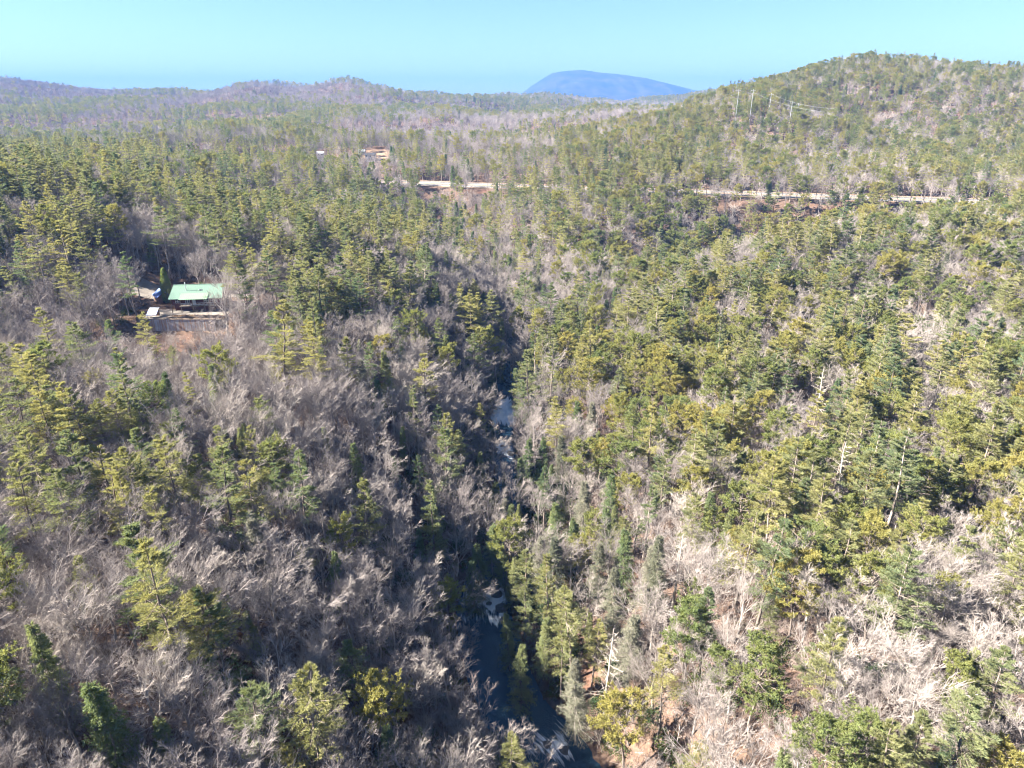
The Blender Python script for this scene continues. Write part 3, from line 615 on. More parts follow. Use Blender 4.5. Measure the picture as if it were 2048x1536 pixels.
def guard_notables():
    x, y, h, k_ = map(np.array, (TX, TY, TH, TK)); g = ground(x, y)
    u1, v1, f1_ = project(np.c_[x, y, g + h]); _, v2, _ = project(np.c_[x, y, g])
    for a, b, c, d, e in zip(u1, v1, v2, f1_, h):
        if d < 330: RECTS.append((a - 0.10 * e * FPX / d, b, a + 0.10 * e * FPX / d, b + 0.5 * (c - b), d - 1.5))
def blocked(u0, v_top, v_base, halfw, f, rng=None):
    bad = np.zeros(len(u0), bool)
    for i, (a, b, c, d, ft) in enumerate(RECTS):
        hit = (u0 + halfw > a) & (u0 - halfw < c) & (v_top < d) & (v_base > b) & (f < ft)
        if i in (7, 8): hit &= (hash2(np.floor(u0 / 7), np.floor(v_base / 7), 78) > -0.2) | (f > ft - 60)
        if i == 9: hit &= (hash2(np.floor(u0 / 9), np.floor(v_base / 9), 77) > 0.1)
        bad |= hit
    return bad
trees = []          # x, y, kind, H, notable
KINDS = ['white_pine', 'yellow_pine', 'hemlock', 'grey_conifer', 'bare_tree', 'snag']
TX, TY, TK, TH, TN = [], [], [], [], []
def by_top(u, v, H, kind):
    H = H * 1.25
    f = np.arange(60, 900, 0.5); p = world_f(u, v, f) if False else np.stack([(u - 1024) / FPX * f, f * (CP + SP * (768 - v) / FPX), HC + f * slope_of(v)], 1)
    g = ground(p[:, 0], p[:, 1]) + H; hit = np.where(p[:, 2] <= g)[0]
    if len(hit) == 0: return
    i = hit[0]; TX.append(p[i, 0]); TY.append(p[i, 1]); TK.append(KINDS.index(kind)); TH.append(H); TN.append(True)
W_, Y_, H_, D_, S_, B_ = KINDS[0], KINDS[1], KINDS[2], KINDS[3], KINDS[5], KINDS[4]
for u, v, h, kd in [(285,1080,24,W_),(425,1165,19,W_),(160,1115,12,W_),(690,1275,15,W_),(575,1495,12,W_),(592,1088,10,W_),(430,893,21,W_),(485,925,18,W_),(385,905,16,W_),(720,958,19,W_),
        (592,893,20,W_),(545,922,15,W_),(240,880,19,W_),(200,920,18,W_),(110,765,20,W_),(25,785,18,W_),(70,768,19,W_),(145,770,19,W_),(60,860,20,W_),(140,850,20,W_),(15,900,20,W_),
        (100,930,19,W_),(225,930,18,W_),(822,768,17,W_),(860,968,21,W_),(832,910,13,W_),(150,635,19,W_),(280,622,15,W_),(302,672,14,W_),(345,690,9,W_),(465,705,9,W_),(540,598,25,W_),
        (560,680,15,W_),(243,502,21,W_),(436,560,16,B_),(415,640,9,B_),(470,600,16,B_),(462,500,21,W_),(500,480,22,W_),(480,520,20,W_),(532,500,20,W_),(712,548,21,W_),(690,572,18,W_),(772,560,17,W_),(866,560,17,W_),(942,588,23,W_),
        (1262,578,23,W_),(1232,600,19,W_),(1417,512,23,W_),(1462,530,20,W_),(60,470,23,W_),(120,440,23,W_),(186,458,21,W_),(30,482,20,W_),
        (1060,1100,17,W_),(1050,1178,15,W_),(1100,1120,18,W_),(1152,1175,19,W_),(1130,1240,18,W_),(1702,1043,17,W_),(1072,640,21,W_),(1060,700,24,W_),(1102,680,21,W_),(1046,755,19,W_),
        (1120,800,21,W_),(1552,1028,21,W_),(1505,1015,19,W_),(1760,900,22,W_),(1650,940,20,W_),(1400,858,21,W_),(1442,845,21,W_),(1300,960,17,W_),(1332,895,19,W_),(1390,990,17,W_),
        (1950,1050,17,W_),(1622,1285,9,W_),(1540,1215,9,W_),(1862,1425,17,W_),(1800,1440,17,W_),(1960,1395,18,W_),(2020,1300,15,W_),(1400,1480,12,W_),(1995,700,22,W_),(1480,780,21,W_),
        (1590,720,20,W_),(1640,780,20,W_),(1700,820,20,W_),(1560,690,20,W_),(1850,760,20,W_),(1910,900,19,W_),
        (1212,712,15,Y_),(1272,728,14,Y_),(1182,728,16,Y_),(1140,672,15,Y_),(1922,1330,11,Y_),(1500,985,15,Y_),(1012,1055,16,Y_),(1402,720,15,Y_),(1962,570,13,Y_),(1932,478,14,Y_),
        (1852,560,14,Y_),(1612,600,13,Y_),(1542,585,15,Y_),(1340,740,15,Y_),(1240,800,15,Y_),(1690,1000,14,Y_),(1800,520,14,Y_),
        (707,888,15,H_),(772,700,15,H_),(755,760,12,H_),(798,850,11,H_),(652,853,11,H_),(75,1240,16,H_),(192,1338,17,H_),(652,1098,13,H_),(960,900,11,H_),(1020,1230,13,H_),(1040,1290,14,H_),
        (1085,1230,14,H_),(850,560,13,H_),(878,1000,14,H_),(1005,640,15,H_),(1000,690,13,H_),(1035,735,12,H_),(985,745,13,H_),(1012,945,10,H_),(985,965,12,H_),(1030,1010,11,H_),(985,1050,13,H_),(1010,1085,12,H_),(960,1085,13,H_),(975,1010,12,B_),(1005,1040,12,B_),(1020,965,11,B_),(995,715,12,B_),(1020,690,12,B_),(945,1120,13,H_),(1025,1120,12,H_),(840,1060,12,H_),(905,480,14,H_),(893,500,14,H_),
        (517,1038,15,D_),(1160,1325,17,D_),(1330,1080,17,D_),(1300,1090,15,D_),(1130,870,15,D_),(1165,960,15,D_),(1240,1150,16,D_),(1200,1090,15,D_),(1010,1000,12,D_),(1180,800,15,D_),(1270,1230,15,D_),
        (1221,1255,18,S_),(490,1105,11,S_),(1700,880,15,S_),(1650,735,14,S_),(1360,1070,15,S_),(1545,620,13,S_)]:
    by_top(u, v, h, kd)
guard_notables()
nNot = len(TX); NX, NY = np.array(TX), np.array(TY)
def scatter(f0, f1, cell, seed, margin):
    rng = np.random.default_rng(seed)
    xs = np.arange(-f1 * 0.95 - margin, f1 * 0.95 + margin, cell); ys = np.arange(max(-10, f0 * 0.6), f1 * 1.12, cell)
    X, Y = np.meshgrid(xs, ys); X = X + rng.uniform(-0.48, 0.48, X.shape) * cell; Y = Y + rng.uniform(-0.48, 0.48, Y.shape) * cell
    X, Y = X.ravel(), Y.ravel(); Z = ground(X, Y)
    u, v, f = project(np.c_[X, Y, Z + 10])
    mpx = margin * FPX / np.maximum(f, 20)
    ok = (f >= f0) & (f < f1) & (u > -mpx * 1.0) & (u < 2048 + mpx * 0.6) & (v < 1536 + mpx)
    return X[ok], Y[ok], Z[ok], rng
def sight(X, Y, Zt):
    """True where the line from the camera to the point clears the terrain."""
    ok = np.ones(len(X), bool)
    for s in np.linspace(0.1, 0.985, 60):
        ok &= (HC + (Zt - HC) * s) > ground(X * s, Y * s) - 1.0
    return ok
allX, allY, allK, allH = [np.array(TX)], [np.array(TY)], [np.array(TK)], [np.array(TH)]
def on_clear(X, Y):
    d, _ = polydist(X, Y, CL[CL[:, 1] < 560]); dh, _ = polydist(X, Y, HL)
    cab = (X > -131) & (X < -94) & (Y > 214) & (Y < 252)
    cab |= (X > -160) & (X < -120) & (Y > 240) & (Y < 262)
    clr = ((X - world_f(755, 310, 690)[0]) ** 2 + ((Y - world_f(755, 310, 690)[1]) * 0.8) ** 2) < 15 ** 2
    return (d < np.where(((Y > 143) & (Y < 200)) | (Y > 252), 1.3, creek_half(Y) + 0.6 + 1.2 * (1 - smooth(125, 143, Y)))) | (dh < 15.5) | cab | clr, d
for (f0, f1, cell, seed, margin) in [(40, 340, 4.9, 1, 60), (340, 560, 6.2, 2, 60), (560, 1000, 7.4, 4, 60), (1000, 3400, 11, 3, 120)]:
    X, Y, Z, rng = scatter(f0, f1, cell, seed, margin)
    bad, dcr = on_clear(X, Y); X, Y, Z, dcr = X[~bad], Y[~bad], Z[~bad], dcr[~bad]
    if f0 >= 340:
        s_ = sight(X, Y, Z + 26 + f0 * 0.006); X, Y, Z, dcr = X[s_], Y[s_], Z[s_], dcr[s_]
    u, v, f = project(np.c_[X, Y, Z + 10])
    pf = pine_frac(u, v)
    cl = fbm(X / 26, Y / 26, 3, 61) if f0 < 1000 else fbm(X / 210, Y / 210, 4, 62) * 1.9
    pr = np.clip(pf * (0.78 + 0.26 * smooth(950, 1200, u) + 0.15 * (f0 >= 560)) + cl * 0.36, 0.02, 0.92)
    if f0 >= 1000: rdg = 0.5 - np.abs(fbm(X / 290, Y / 340, 3, 8)) * 2; pr = np.clip(0.36 + cl * 0.6 + rdg * 0.35, 0.02, 0.95)
    r = rng.random(len(X)); r2 = rng.random(len(X))
    ever = r < pr
    right = smooth(1000, 1250, u) * smooth(350, 500, v)
    yfrac = 0.07 + 0.36 * right + np.where(f0 >= 340, 0.32 * smooth(1050, 1300, u) + 0.12, 0)
    if f0 >= 1000: yfrac = yfrac * 0 + 0.65
    hfrac = 0.07 + 0.38 * (1 - smooth(18, 55, dcr))
    K_ = np.where(ever, np.where(r2 < yfrac, 1, np.where(r2 < yfrac + hfrac, 2, 0)), 4)
    if f0 < 340:
        gfrac = 0.012 + 0.045 * (1 - smooth(25, 70, dcr)) * (X > 0)
        K_ = np.where((rng.random(len(X)) < gfrac), 3, K_)
    hh = rng.random(len(X))
    Hh = np.select([K_ == 0, K_ == 1, K_ == 2, K_ == 3], [17 + 12 * hh, 13 + 8 * hh, 10 + 10 * hh, 11 + 9 * hh], 9.5 + 6.5 * hh)
    if f0 >= 560: Hh *= np.where(K_ == 0, 0.85, 1.0)
    if f0 < 340:
        Hh *= np.where((X > -134) & (X < -90) & (Y > 185) & (Y < 216), 0.40, 1.0)
        dn = np.full(len(X), 1e9)
        for a, b in zip(NX, NY): dn = np.minimum(dn, np.hypot(X - a, Y - b))
        keep = dn > 2.6
    else: keep = np.ones(len(X), bool)
    ut, vt, ft = project(np.c_[X, Y, Z + Hh]); ub, vb, fb = project(np.c_[X, Y, Z])
    keep &= ~blocked(ut, vt, vb, 0.13 * Hh * FPX / np.maximum(ft, 10), ft)
    allX.append(X[keep]); allY.append(Y[keep]); allK.append(K_[keep]); allH.append(Hh[keep])
AX, AY, AK, AH = map(np.concatenate, (allX, allY, allK, allH)); AZ = ground(AX, AY)
isN = np.arange(len(AX)) < nNot
ut, vt, ft = project(np.c_[AX, AY, AZ + AH]); ub, vb, fb = project(np.c_[AX, AY, AZ]); um, vm, fm_ = project(np.c_[AX, AY, AZ + AH * 0.65])
hp = vb - vt
inframe = (um > 12) & (um < 2036) & (vm > 0) & (vm < 1520) & (fm_ > 30)
LIMIT = {0: 290, 1: 150, 2: 110, 3: 60, 4: 290, 5: 10}
indiv = np.zeros(len(AX), bool)
for kd, lim in LIMIT.items():
    c = np.where((AK == kd) & inframe)[0]
    c = c[np.argsort(-(hp[c] + 1e4 * isN[c]))][:lim]; indiv[c] = True
rngT = np.random.default_rng(5)
ROT = rngT.random(len(AX)) * 6.283; WID = rngT.uniform(0.86, 1.18, len(AX)) * np.where(AK == 4, 1.22, 1.0); LEAN = rngT.normal(size=(len(AX), 2)) * 0.035; VAR = rngT.integers(0, 1000, len(AX))
WORD = {0: "white pine", 1: "round-topped olive pine", 2: "dark hemlock", 3: "grey dying conifer", 4: "bare grey tree", 5: "pale dead snag"}
ONES = "zero one two three four five six seven eight nine ten eleven twelve thirteen fourteen fifteen sixteen seventeen eighteen nineteen".split()
TENS = "zero ten twenty thirty forty fifty sixty seventy eighty ninety".split()
def say(k): return ONES[k] if k < 20 else TENS[k // 10] + ("-" + ONES[k % 10] if k % 10 else "")
CATG = {0: "pine tree", 1: "pine tree", 2: "hemlock tree", 3: "dead tree", 4: "bare tree", 5: "dead tree"}
GRP = {0: "white pines of the near slopes", 1: "round-topped pines of the near slopes", 2: "hemlocks of the gorge and slopes", 3: "dying grey conifers along the gorge",
       4: "leafless trees of the near slopes", 5: "standing dead snags"}
NAME = {0: "white_pine", 1: "yellow_pine", 2: "hemlock", 3: "dying_conifer", 4: "bare_tree", 5: "dead_snag"}
def region(x, y, v, d):
    if d < 15: return "beside the creek"
    if -136 < x < -84 and 205 < y < 262: return "by the cabin"
    if x < 0: return "on the cabin slope" if y > 150 else "on the lower bank"
    return "on the sunny slope" if y < 330 else "below the highway"
dAll, _ = polydist(AX[indiv], AY[indiv], CL)
used = set(); names_i = np.where(indiv)[0]
for q, i in enumerate(names_i):
    kd = int(AK[i]); ps = PROTO[KINDS[kd]]; tm, cm, H0 = ps[VAR[i] % len(ps)]
    s = AH[i] / H0
    e = empty(NAME[kd], (AX[i], AY[i], AZ[i] - 0.15), ROT[i]); e.scale = (s * WID[i], s * WID[i], s); e.rotation_euler = (LEAN[i, 0], LEAN[i, 1], ROT[i])
    link("trunk", tm, e); link("crown", cm, e)
    lo, hi = {0: (16, 21), 1: (12, 15), 2: (11, 15), 3: (11, 15), 4: (13, 16.5), 5: (12, 16)}[kd]
    size = "small" if AH[i] < lo else ("tall" if AH[i] > hi else "mid-sized")
    wide = WID[i] / (1.22 if kd == 4 else 1.0); form = "slender" if wide < 0.97 else ("broad" if wide > 1.08 else "even")
    core = f"{size} {form} {WORD[kd]} {region(AX[i], AY[i], vm[i], dAll[q])}"
    cu, cv = int(np.clip(round(um[i] / 20.48), 1, 99)), int(np.clip(round(vm[i] / 15.36), 1, 99))
    while True:
        lab = f"{core}, {say(cu)} percent across, {say(cv)} percent down"
        if lab not in used: break
        cv += 1
    used.add(lab); tag(e, lab, CATG[kd], GRP[kd])

# the woods beyond: one mass for each kind of tree
def wood(name, label, kind, idx, lodf):
    col = bpy.data.collections.new(name + "_models"); lst = []
    for lod in (0, 1, 2):
        st = len(lst)
        for jm, H0 in JOIN[kind][lod]:
            o_ = bpy.data.objects.new(f"{name}_{len(lst):02d}", jm); col.objects.link(o_); lst.append((lod, H0))
    slots = {l: [i for i, (a, b) in enumerate(lst) if a == l] for l in (0, 1, 2)}
    for l in (1, 2):
        if not slots[l]: slots[l] = slots[l - 1]
    lod = lodf(fm_[idx]) if idx is not None else None
    pick = np.array([slots[l][VAR[i] % len(slots[l])] for l, i in zip(lod, idx)], np.int32)
    H0 = np.array([lst[p][1] for p in pick]); s = AH[idx] / H0
    V = np.c_[AX[idx], AY[idx], AZ[idx] - 0.15]
    scatter_object(name, label, V, np.c_[LEAN[idx], ROT[idx]], np.c_[s * WID[idx], s * WID[idx], s], pick, col)
def scatter_object(name, label, V, rot, scl, pick, col):
    me = bpy.data.meshes.new(name); me.vertices.add(len(V)); me.vertices.foreach_set("co", np.asarray(V, np.float32).ravel())
    a = me.attributes.new("tree_rot", 'FLOAT_VECTOR', 'POINT'); a.data.foreach_set("vector", np.asarray(rot, np.float32).ravel())
    a = me.attributes.new("tree_scale", 'FLOAT_VECTOR', 'POINT'); a.data.foreach_set("vector", np.asarray(scl, np.float32).ravel())
    a = me.attributes.new("tree_pick", 'INT', 'POINT'); a.data.foreach_set("value", np.asarray(pick, np.int32))
    ob = link(name, me); ob["kind"] = "stuff"; ob["label"] = label
    ng = bpy.data.node_groups.new(name + "_nodes", 'GeometryNodeTree')
    ng.interface.new_socket("Geometry", in_out='INPUT', socket_type='NodeSocketGeometry'); ng.interface.new_socket("Geometry", in_out='OUTPUT', socket_type='NodeSocketGeometry')
    gi = ng.nodes.new("NodeGroupInput"); go = ng.nodes.new("NodeGroupOutput"); ip = ng.nodes.new("GeometryNodeInstanceOnPoints"); ci = ng.nodes.new("GeometryNodeCollectionInfo")
    ci.inputs["Collection"].default_value = col; ci.inputs["Separate Children"].default_value = True; ci.inputs["Reset Children"].default_value = True
    def na(nm, tp):
        x = ng.nodes.new("GeometryNodeInputNamedAttribute"); x.data_type = tp; x.inputs["Name"].default_value = nm
        return [o for o in x.outputs if o.enabled and o.name == "Attribute"][0]
    L_ = ng.links.new
    L_(gi.outputs[0], ip.inputs["Points"]); L_(ci.outputs[0], ip.inputs["Instance"]); ip.inputs["Pick Instance"].default_value = True
    L_(na("tree_pick", 'INT'), ip.inputs["Instance Index"]); L_(na("tree_scale", 'FLOAT_VECTOR'), ip.inputs["Scale"])
    er = ng.nodes.new("FunctionNodeEulerToRotation"); L_(na("tree_rot", 'FLOAT_VECTOR'), er.inputs[0]); L_(er.outputs[0], ip.inputs["Rotation"])
    L_(ip.outputs[0], go.inputs[0])
    md = ob.modifiers.new("scatter", 'NODES'); md.node_group = ng
    return ob
lodf = lambda f: np.where(f < 360, 0, np.where(f < 950, 1, 2))
for kd, nm, lb in [(0, "white_pine_woods", "layered green white pines covering the slopes as one wood"), (1, "yellow_pine_woods", "olive round-topped pines covering the hills as one wood"),
                   (2, "hemlock_woods", "dark green hemlocks mixed into the woods"), (3, "dying_conifer_woods", "grey dying conifers mixed into the gorge woods"),
                   (4, "bare_woods", "leafless grey-lavender woods covering slopes and far hills")]:
    idx = np.where((AK == kd) & ~indiv)[0]
    if len(idx): wood(nm, lb, KINDS[kd], idx, lodf)
print("TREES", len(AX), [int((AK == k).sum()) for k in range(6)], "individual", int(indiv.sum()))

# undergrowth: bare brush everywhere near, evergreen rhododendron towards the creek
X, Y, Z, rng = scatter(40, 420, 3.1, 9, 40)
bad, dcr = on_clear(X, Y); bad &= ~((X > -131) & (X < -94) & (Y > 205) & (Y < 217)); bad |= (dcr < creek_half(Y) + 1.0)
ur, vr, fr_ = project(np.c_[X, Y, Z + 1.5]); bad |= blocked(ur, vr - 8, vr + 8, 10, fr_) & (dcr < 9); bad |= (X > -128) & (X < -96) & (Y > 205) & (Y < 221) & (hash2(np.floor(X), np.floor(Y), 5) > 0.35); bad |= (X > -126) & (X < -97) & (Y > 214) & (Y < 222)
X, Y, Z, dcr = X[~bad], Y[~bad], Z[~bad], dcr[~bad]
ever = rng.random(len(X)) < np.clip(0.05 + 0.75 * (1 - smooth(8, 34, dcr)) + 0.25 * fbm(X / 20, Y / 20, 2, 91), 0, 0.9)
for flag, nm, kind, lb in [(True, "rhododendron_undergrowth", "shrub", "dark evergreen rhododendron thickets along the creek"), (False, "brush_undergrowth", "brush", "bare twiggy brush under the trees")]:
    c = ever == flag; n_ = int(c.sum()); col = bpy.data.collections.new(nm + "_models")
    for j, (jm, H0) in enumerate(JOIN[kind][0]): col.objects.link(bpy.data.objects.new(f"{nm}_{j:02d}", jm))
    s = rng.uniform(0.6, 1.5, n_) * (1.0 if flag else 1.0)
    scatter_object(nm, lb, np.c_[X[c], Y[c], Z[c] - 0.1], np.c_[np.zeros((n_, 2)), rng.random(n_) * 6.283], np.c_[s, s, s], rng.integers(0, len(JOIN[kind][0]), n_), col)

# named trees by the cabin
def single(kind, name, x, y, H, label, cat):
    tm, cm, H0 = PROTO[kind][0]; e = empty(name, (x, y, float(ground(x, y)) - 0.1), 0.7); s = H / H0; e.scale = (s, s, s)
    link("trunk", tm, e); link("crown", cm, e); tag(e, label, cat); return e
p = world_z(338, 604, 42.0); single('arborvitae', "arborvitae", p[0], p[1], 12.5, "columnar light green arborvitae standing against the cabin's roof end", "evergreen")
p = world_z(420, 560, 42.0); single('spruce', "spruce_tree", p[0], p[1], 14.5, "dark green cone-shaped spruce behind the green-roofed cabin", "evergreen")

# ------------------------------------------------------------------ boulders and fallen logs in the creek
rngB = np.random.default_rng(33)
def boulder_mesh(seed):
    r = np.random.default_rng(seed); nu, nv = 12, 8
    a = np.linspace(0, 2 * np.pi, nu, endpoint=False); b = np.linspace(0.0, np.pi, nv)
    Bm, Am = np.meshgrid(b, a, indexing='ij'); d = np.stack([np.cos(Am) * np.sin(Bm), np.sin(Am) * np.sin(Bm), np.cos(Bm)], -1)
    rad = np.ones(d.shape[:2])
    for _ in range(9):
        nrm = r.normal(size=3); nrm /= np.linalg.norm(nrm); c = r.uniform(0.62, 0.95); dp = d @ nrm
        rad = np.where(dp > 0.01, np.minimum(rad, c / np.maximum(dp, 0.01)), rad)
    V = (d * rad[..., None] * np.array([1, 0.85, 0.62])).reshape(-1, 3); id_ = np.arange(nu * nv).reshape(nv, nu)
    a0 = id_[:-1]; b0 = np.roll(a0, -1, 1); c0 = id_[1:]; d0 = np.roll(c0, -1, 1)
    return make_mesh("boulder", V, np.stack([a0, c0, d0, b0], -1).reshape(-1, 4), [M['rock']])
BM = [boulder_mesh(k) for k in range(6)]
for j, (u, v, z, s, lb) in enumerate([(985,815,7.6,2.6,"big dark boulder left of the main white cascade"),(996,826,7.2,2.3,"dark boulder splitting the main white cascade"),(1034,830,7.2,2.4,"dark boulder at the main cascade's sunny bank"),
        (978,838,6.4,1.8,"dark boulder below the big boulder by the main cascade"),(1000,796,9.7,1.6,"dark rock on the lip above the main white cascade"),(1020,790,10,1.4,"small dark rock at the top of the cascade run"),
        (988,898,5.4,1.5,"dark boulder beside the small middle rapids, cabin bank"),(1022,905,5.2,1.6,"dark boulder beside the small middle rapids, sunny bank"),(1005,892,5.6,0.9,"small dark rock in the middle rapids"),
        (992,1185,1.3,1.7,"dark boulder beside the white falls above the long pool"),(1003,1212,0.5,1.8,"large dark rock at the pool's head, sunny bank"),(978,1206,0.4,0.9,"small dark rock poking from the pool's head"),
        (1008,1240,0.3,1.3,"dark rock along the pool's sunny bank below the falls"),(945,1180,1.4,1.5,"dark boulder at the cabin bank of the pool falls"),(1092,1490,-0.6,1.3,"dark rock at the head of the lowest rapids"),
        (1130,1500,-0.9,1.5,"dark boulder at the sunny edge of the lowest rapids"),(1100,1515,-1.2,1.0,"small rock within the lowest rapids"),(1010,1035,3.3,1.4,"dark rock in the shaded run between the falls"),
        (1020,1000,3.7,1.3,"dark rock upstream in the shaded run between falls"),(1030,1262,0.1,1.4,"dark ledge rock halfway along the pool's sunny bank")]):
    p = world_z(u, v, z); o_ = link("boulder", BM[j % 6], None, (p[0], p[1], z - 0.25 * s)); o_.scale = (s, s * 1.1, s * 0.85); o_.rotation_euler = (0.2 * math.sin(j), 0.15 * math.cos(j * 2), j * 1.7)
    tag(o_, lb, "boulder", "boulders along the creek")
for u, v, L, a, el, lb in [(1030,722,11,0.9,0.35,"pale fallen trunk leaning out over the dark upper creek"),(1740,1215,9,0.25,0.02,"pale fallen log lying on the sunny slope among bare trees"),
                           (1440,1165,8,1.2,0.25,"pale leaning dead trunk lying among the sunny pines"),(1725,1195,8,-0.5,0.05,"second fallen log lying crosswise on the sunny slope")]:
    f = np.arange(60, 600, 0.5); pp = np.stack([(u - 1024) / FPX * f, f * (CP + SP * (768 - v) / FPX), HC + f * slope_of(v)], 1)
    i = np.where(pp[:, 2] <= ground(pp[:, 0], pp[:, 1]) + 1.0)[0][0]; b = pp[i]
    d = np.array([math.cos(a) * math.cos(el), math.sin(a) * math.cos(el), math.sin(el)])
    mb = MB(); mb.tube((0, 0, 0), d * L, 0.22, 0.10, 8)
    for q in (0.5, 0.65, 0.8): mb.tube(d * L * q, d * L * q + np.array([0.3, -0.4, 0.9]) * (1.6 - q), 0.05, 0.015, 4)
    tag(mb.build("fallen_log", M['snag'], None, tuple(b)), lb, "log", "fallen logs")

# ------------------------------------------------------------------ highway
def strip(name, off0, off1, dz, mat, x0=-330, x1=700, dash=None):
    L_ = densify(np.c_[HW, np.zeros(len(HW))], 3.0)
    tg_ = np.gradient(L_[:, :2], axis=0)
    for _ in range(8): tg_[1:-1] = (tg_[:-2] + 2 * tg_[1:-1] + tg_[2:]) / 4
    tg_ /= np.linalg.norm(tg_, axis=1)[:, None]; nr = np.c_[-tg_[:, 1], tg_[:, 0]]
    a = L_[:, :2] + nr * off0; b = L_[:, :2] + nr * off1; n_ = len(L_)
    V = np.concatenate([np.c_[a, np.full(n_, HWZ + dz)], np.c_[b, np.full(n_, HWZ + dz)]]); i = np.arange(n_ - 1)
    F = np.stack([i, i + 1, n_ + i + 1, n_ + i], 1)[:, ::-1]
    if dash: F = F[(np.arange(n_ - 1) % dash[1]) < dash[0]]
    return V, F
def strip_obj(name, lists, mat, parent=None):
    V, F = cat([(v, f) for v, f in lists]); return link(name, make_mesh(name, V, F, [mat]), parent)
hw = strip_obj("highway", [strip("a", -14, -3.2, 0.02, None), strip("b", 3.2, 14, 0.02, None)], M['asphalt']); hw["kind"] = "structure"; hw["label"] = "divided highway cut along the foot of the wooded hill"
vg = strip_obj("verge", [strip("v", -19.5, 19.5, -0.03, None)], M['verge']); vg["kind"] = "structure"
strip_obj("edge_line", [strip("l", o_ - 0.09, o_ + 0.09, 0.03, None) for o_ in (-12.6, -4.4, 4.4, 12.6)], M['paint_white'], hw)
strip_obj("lane_line", [strip("l", o_ - 0.07, o_ + 0.07, 0.03, None, dash=(1, 4)) for o_ in (-8.5, 8.5)], M['paint_white'], hw)
def guardrail(off, lb):
    L_ = densify(np.c_[HW, np.zeros(len(HW))], 4.0); tg_ = np.gradient(L_[:, :2], axis=0); tg_ /= np.linalg.norm(tg_, axis=1)[:, None]; nr = np.c_[-tg_[:, 1], tg_[:, 0]]
    pts = L_[:, :2] + nr * off; root = empty("guardrail", (pts[0, 0], pts[0, 1], HWZ)); o0 = np.array([pts[0, 0], pts[0, 1], HWZ])
    n_ = len(pts); prof_ = [(0, 0.45), (0.06, 0.52), (0, 0.60), (0.06, 0.68), (0, 0.76)]
    V = np.concatenate([np.c_[pts + nr * a, np.full(n_, HWZ + z_)] for a, z_ in prof_]) - o0; i = np.arange(n_ - 1)
    F = np.concatenate([np.stack([k_ * n_ + i, k_ * n_ + i + 1, (k_ + 1) * n_ + i + 1, (k_ + 1) * n_ + i], 1) for k_ in range(4)])
    link("rail", make_mesh("rail", V, F, [M['steel']]), root)
    mb = MB()
    pm = make_mesh("post", MB().box(-.08, .08, -.08, .08, -0.1, 0.72).V, MB().box(-.08, .08, -.08, .08, -0.1, 0.72).F, [M['steel']])
    for q in range(0, n_, 2): link("post", pm, root, tuple(np.array([pts[q, 0] - nr[q, 0] * .1, pts[q, 1] - nr[q, 1] * .1, HWZ]) - o0))
    tag(root, lb, "guardrail", "highway guardrails")
guardrail(-15.0, "steel guardrail along the valley side of the highway"); guardrail(0.0, "steel guardrail in the highway's grassy median")

# ------------------------------------------------------------------ cabin and its yard
CAB = empty("cabin", (-109.8, 230.0, 42.0), math.radians(7))
LW, EH, DP = 8.2, 4.6, 11.5           # half length, eave height, depth
RIDGE_Y, PT = 6.6, math.tan(math.radians(23))
ridge_z = EH + (RIDGE_Y + 0.9) * PT
mb = MB(); mb.box(-LW, LW, 0.0, DP, 2.35, EH + 0.15); mb.add([(-LW, 0, EH + .15), (-LW, DP, EH + .15), (-LW, RIDGE_Y, ridge_z - .25), (LW, 0, EH + .15), (LW, DP, EH + .15), (LW, RIDGE_Y, ridge_z - .25)], [[0, 2, 1], [3, 4, 5]])
wall = mb.build("upper_wall", M['board_red'], CAB)
bmesh_ = make_mesh("board", *(lambda b: (b.V, b.F))(MB().box(-0.14, 0.14, -0.05, 0.0, 2.35, EH + .1)), [M['board_red']])
for q in range(55):
    x = -LW + 0.15 + q * 0.30
    if x < LW - 0.1: link("board", bmesh_, wall, (x, -0.003, 0))
MB().box(-LW + .4, LW - .4, 1.2, DP - .3, -0.2, 2.35).build("lower_wall", M['board_red'], CAB)
roof = MB().slab((-LW - .7, -0.9, EH), (LW + .7, -0.9, EH), (LW + .7, RIDGE_Y, ridge_z), (-LW - .7, RIDGE_Y, ridge_z), 0.12).build("roof", M['roof_green'], CAB)
MB().slab((-LW - .7, RIDGE_Y, ridge_z), (LW + .7, RIDGE_Y, ridge_z), (LW + .7, DP + .9, ridge_z - (DP + .9 - RIDGE_Y) * PT), (-LW - .7, DP + .9, ridge_z - (DP + .9 - RIDGE_Y) * PT), 0.12).build("rear_roof", M['roof_green'], CAB)
rib = make_mesh("roof_rib", *(lambda b: (b.V, b.F))(MB().slab((-0.05, -0.9, EH + .055), (0.05, -0.9, EH + .055), (0.05, RIDGE_Y, ridge_z + .055), (-0.05, RIDGE_Y, ridge_z + .055), 0.05)), [M['roof_green']])
for q in range(30): link("roof_rib", rib, roof, (-LW - .6 + q * 0.607, 0, 0.004))
MB().box(-LW - .7, LW + .7, RIDGE_Y - .2, RIDGE_Y + .2, ridge_z - .02, ridge_z + .09).build("ridge_cap", M['roof_green'], roof)
pz = EH + 2.7 * PT + .12
porch = MB().slab((-5.2, -1.9, EH + .02), (4.2, -1.9, EH + .02), (4.2, 1.9, pz), (-5.2, 1.9, pz), 0.10).build("porch_roof", M['roof_green_lit'], CAB)
rib2 = make_mesh("porch_rib", *(lambda b: (b.V, b.F))(MB().slab((-0.05, -1.9, EH + .07), (0.05, -1.9, EH + .07), (0.05, 1.9, pz + .05), (-0.05, 1.9, pz + .05), 0.05)), [M['roof_green_lit']])
for q in range(15): link("roof_rib", rib2, porch, (-5.0 + q * 0.64, 0, 0.004))
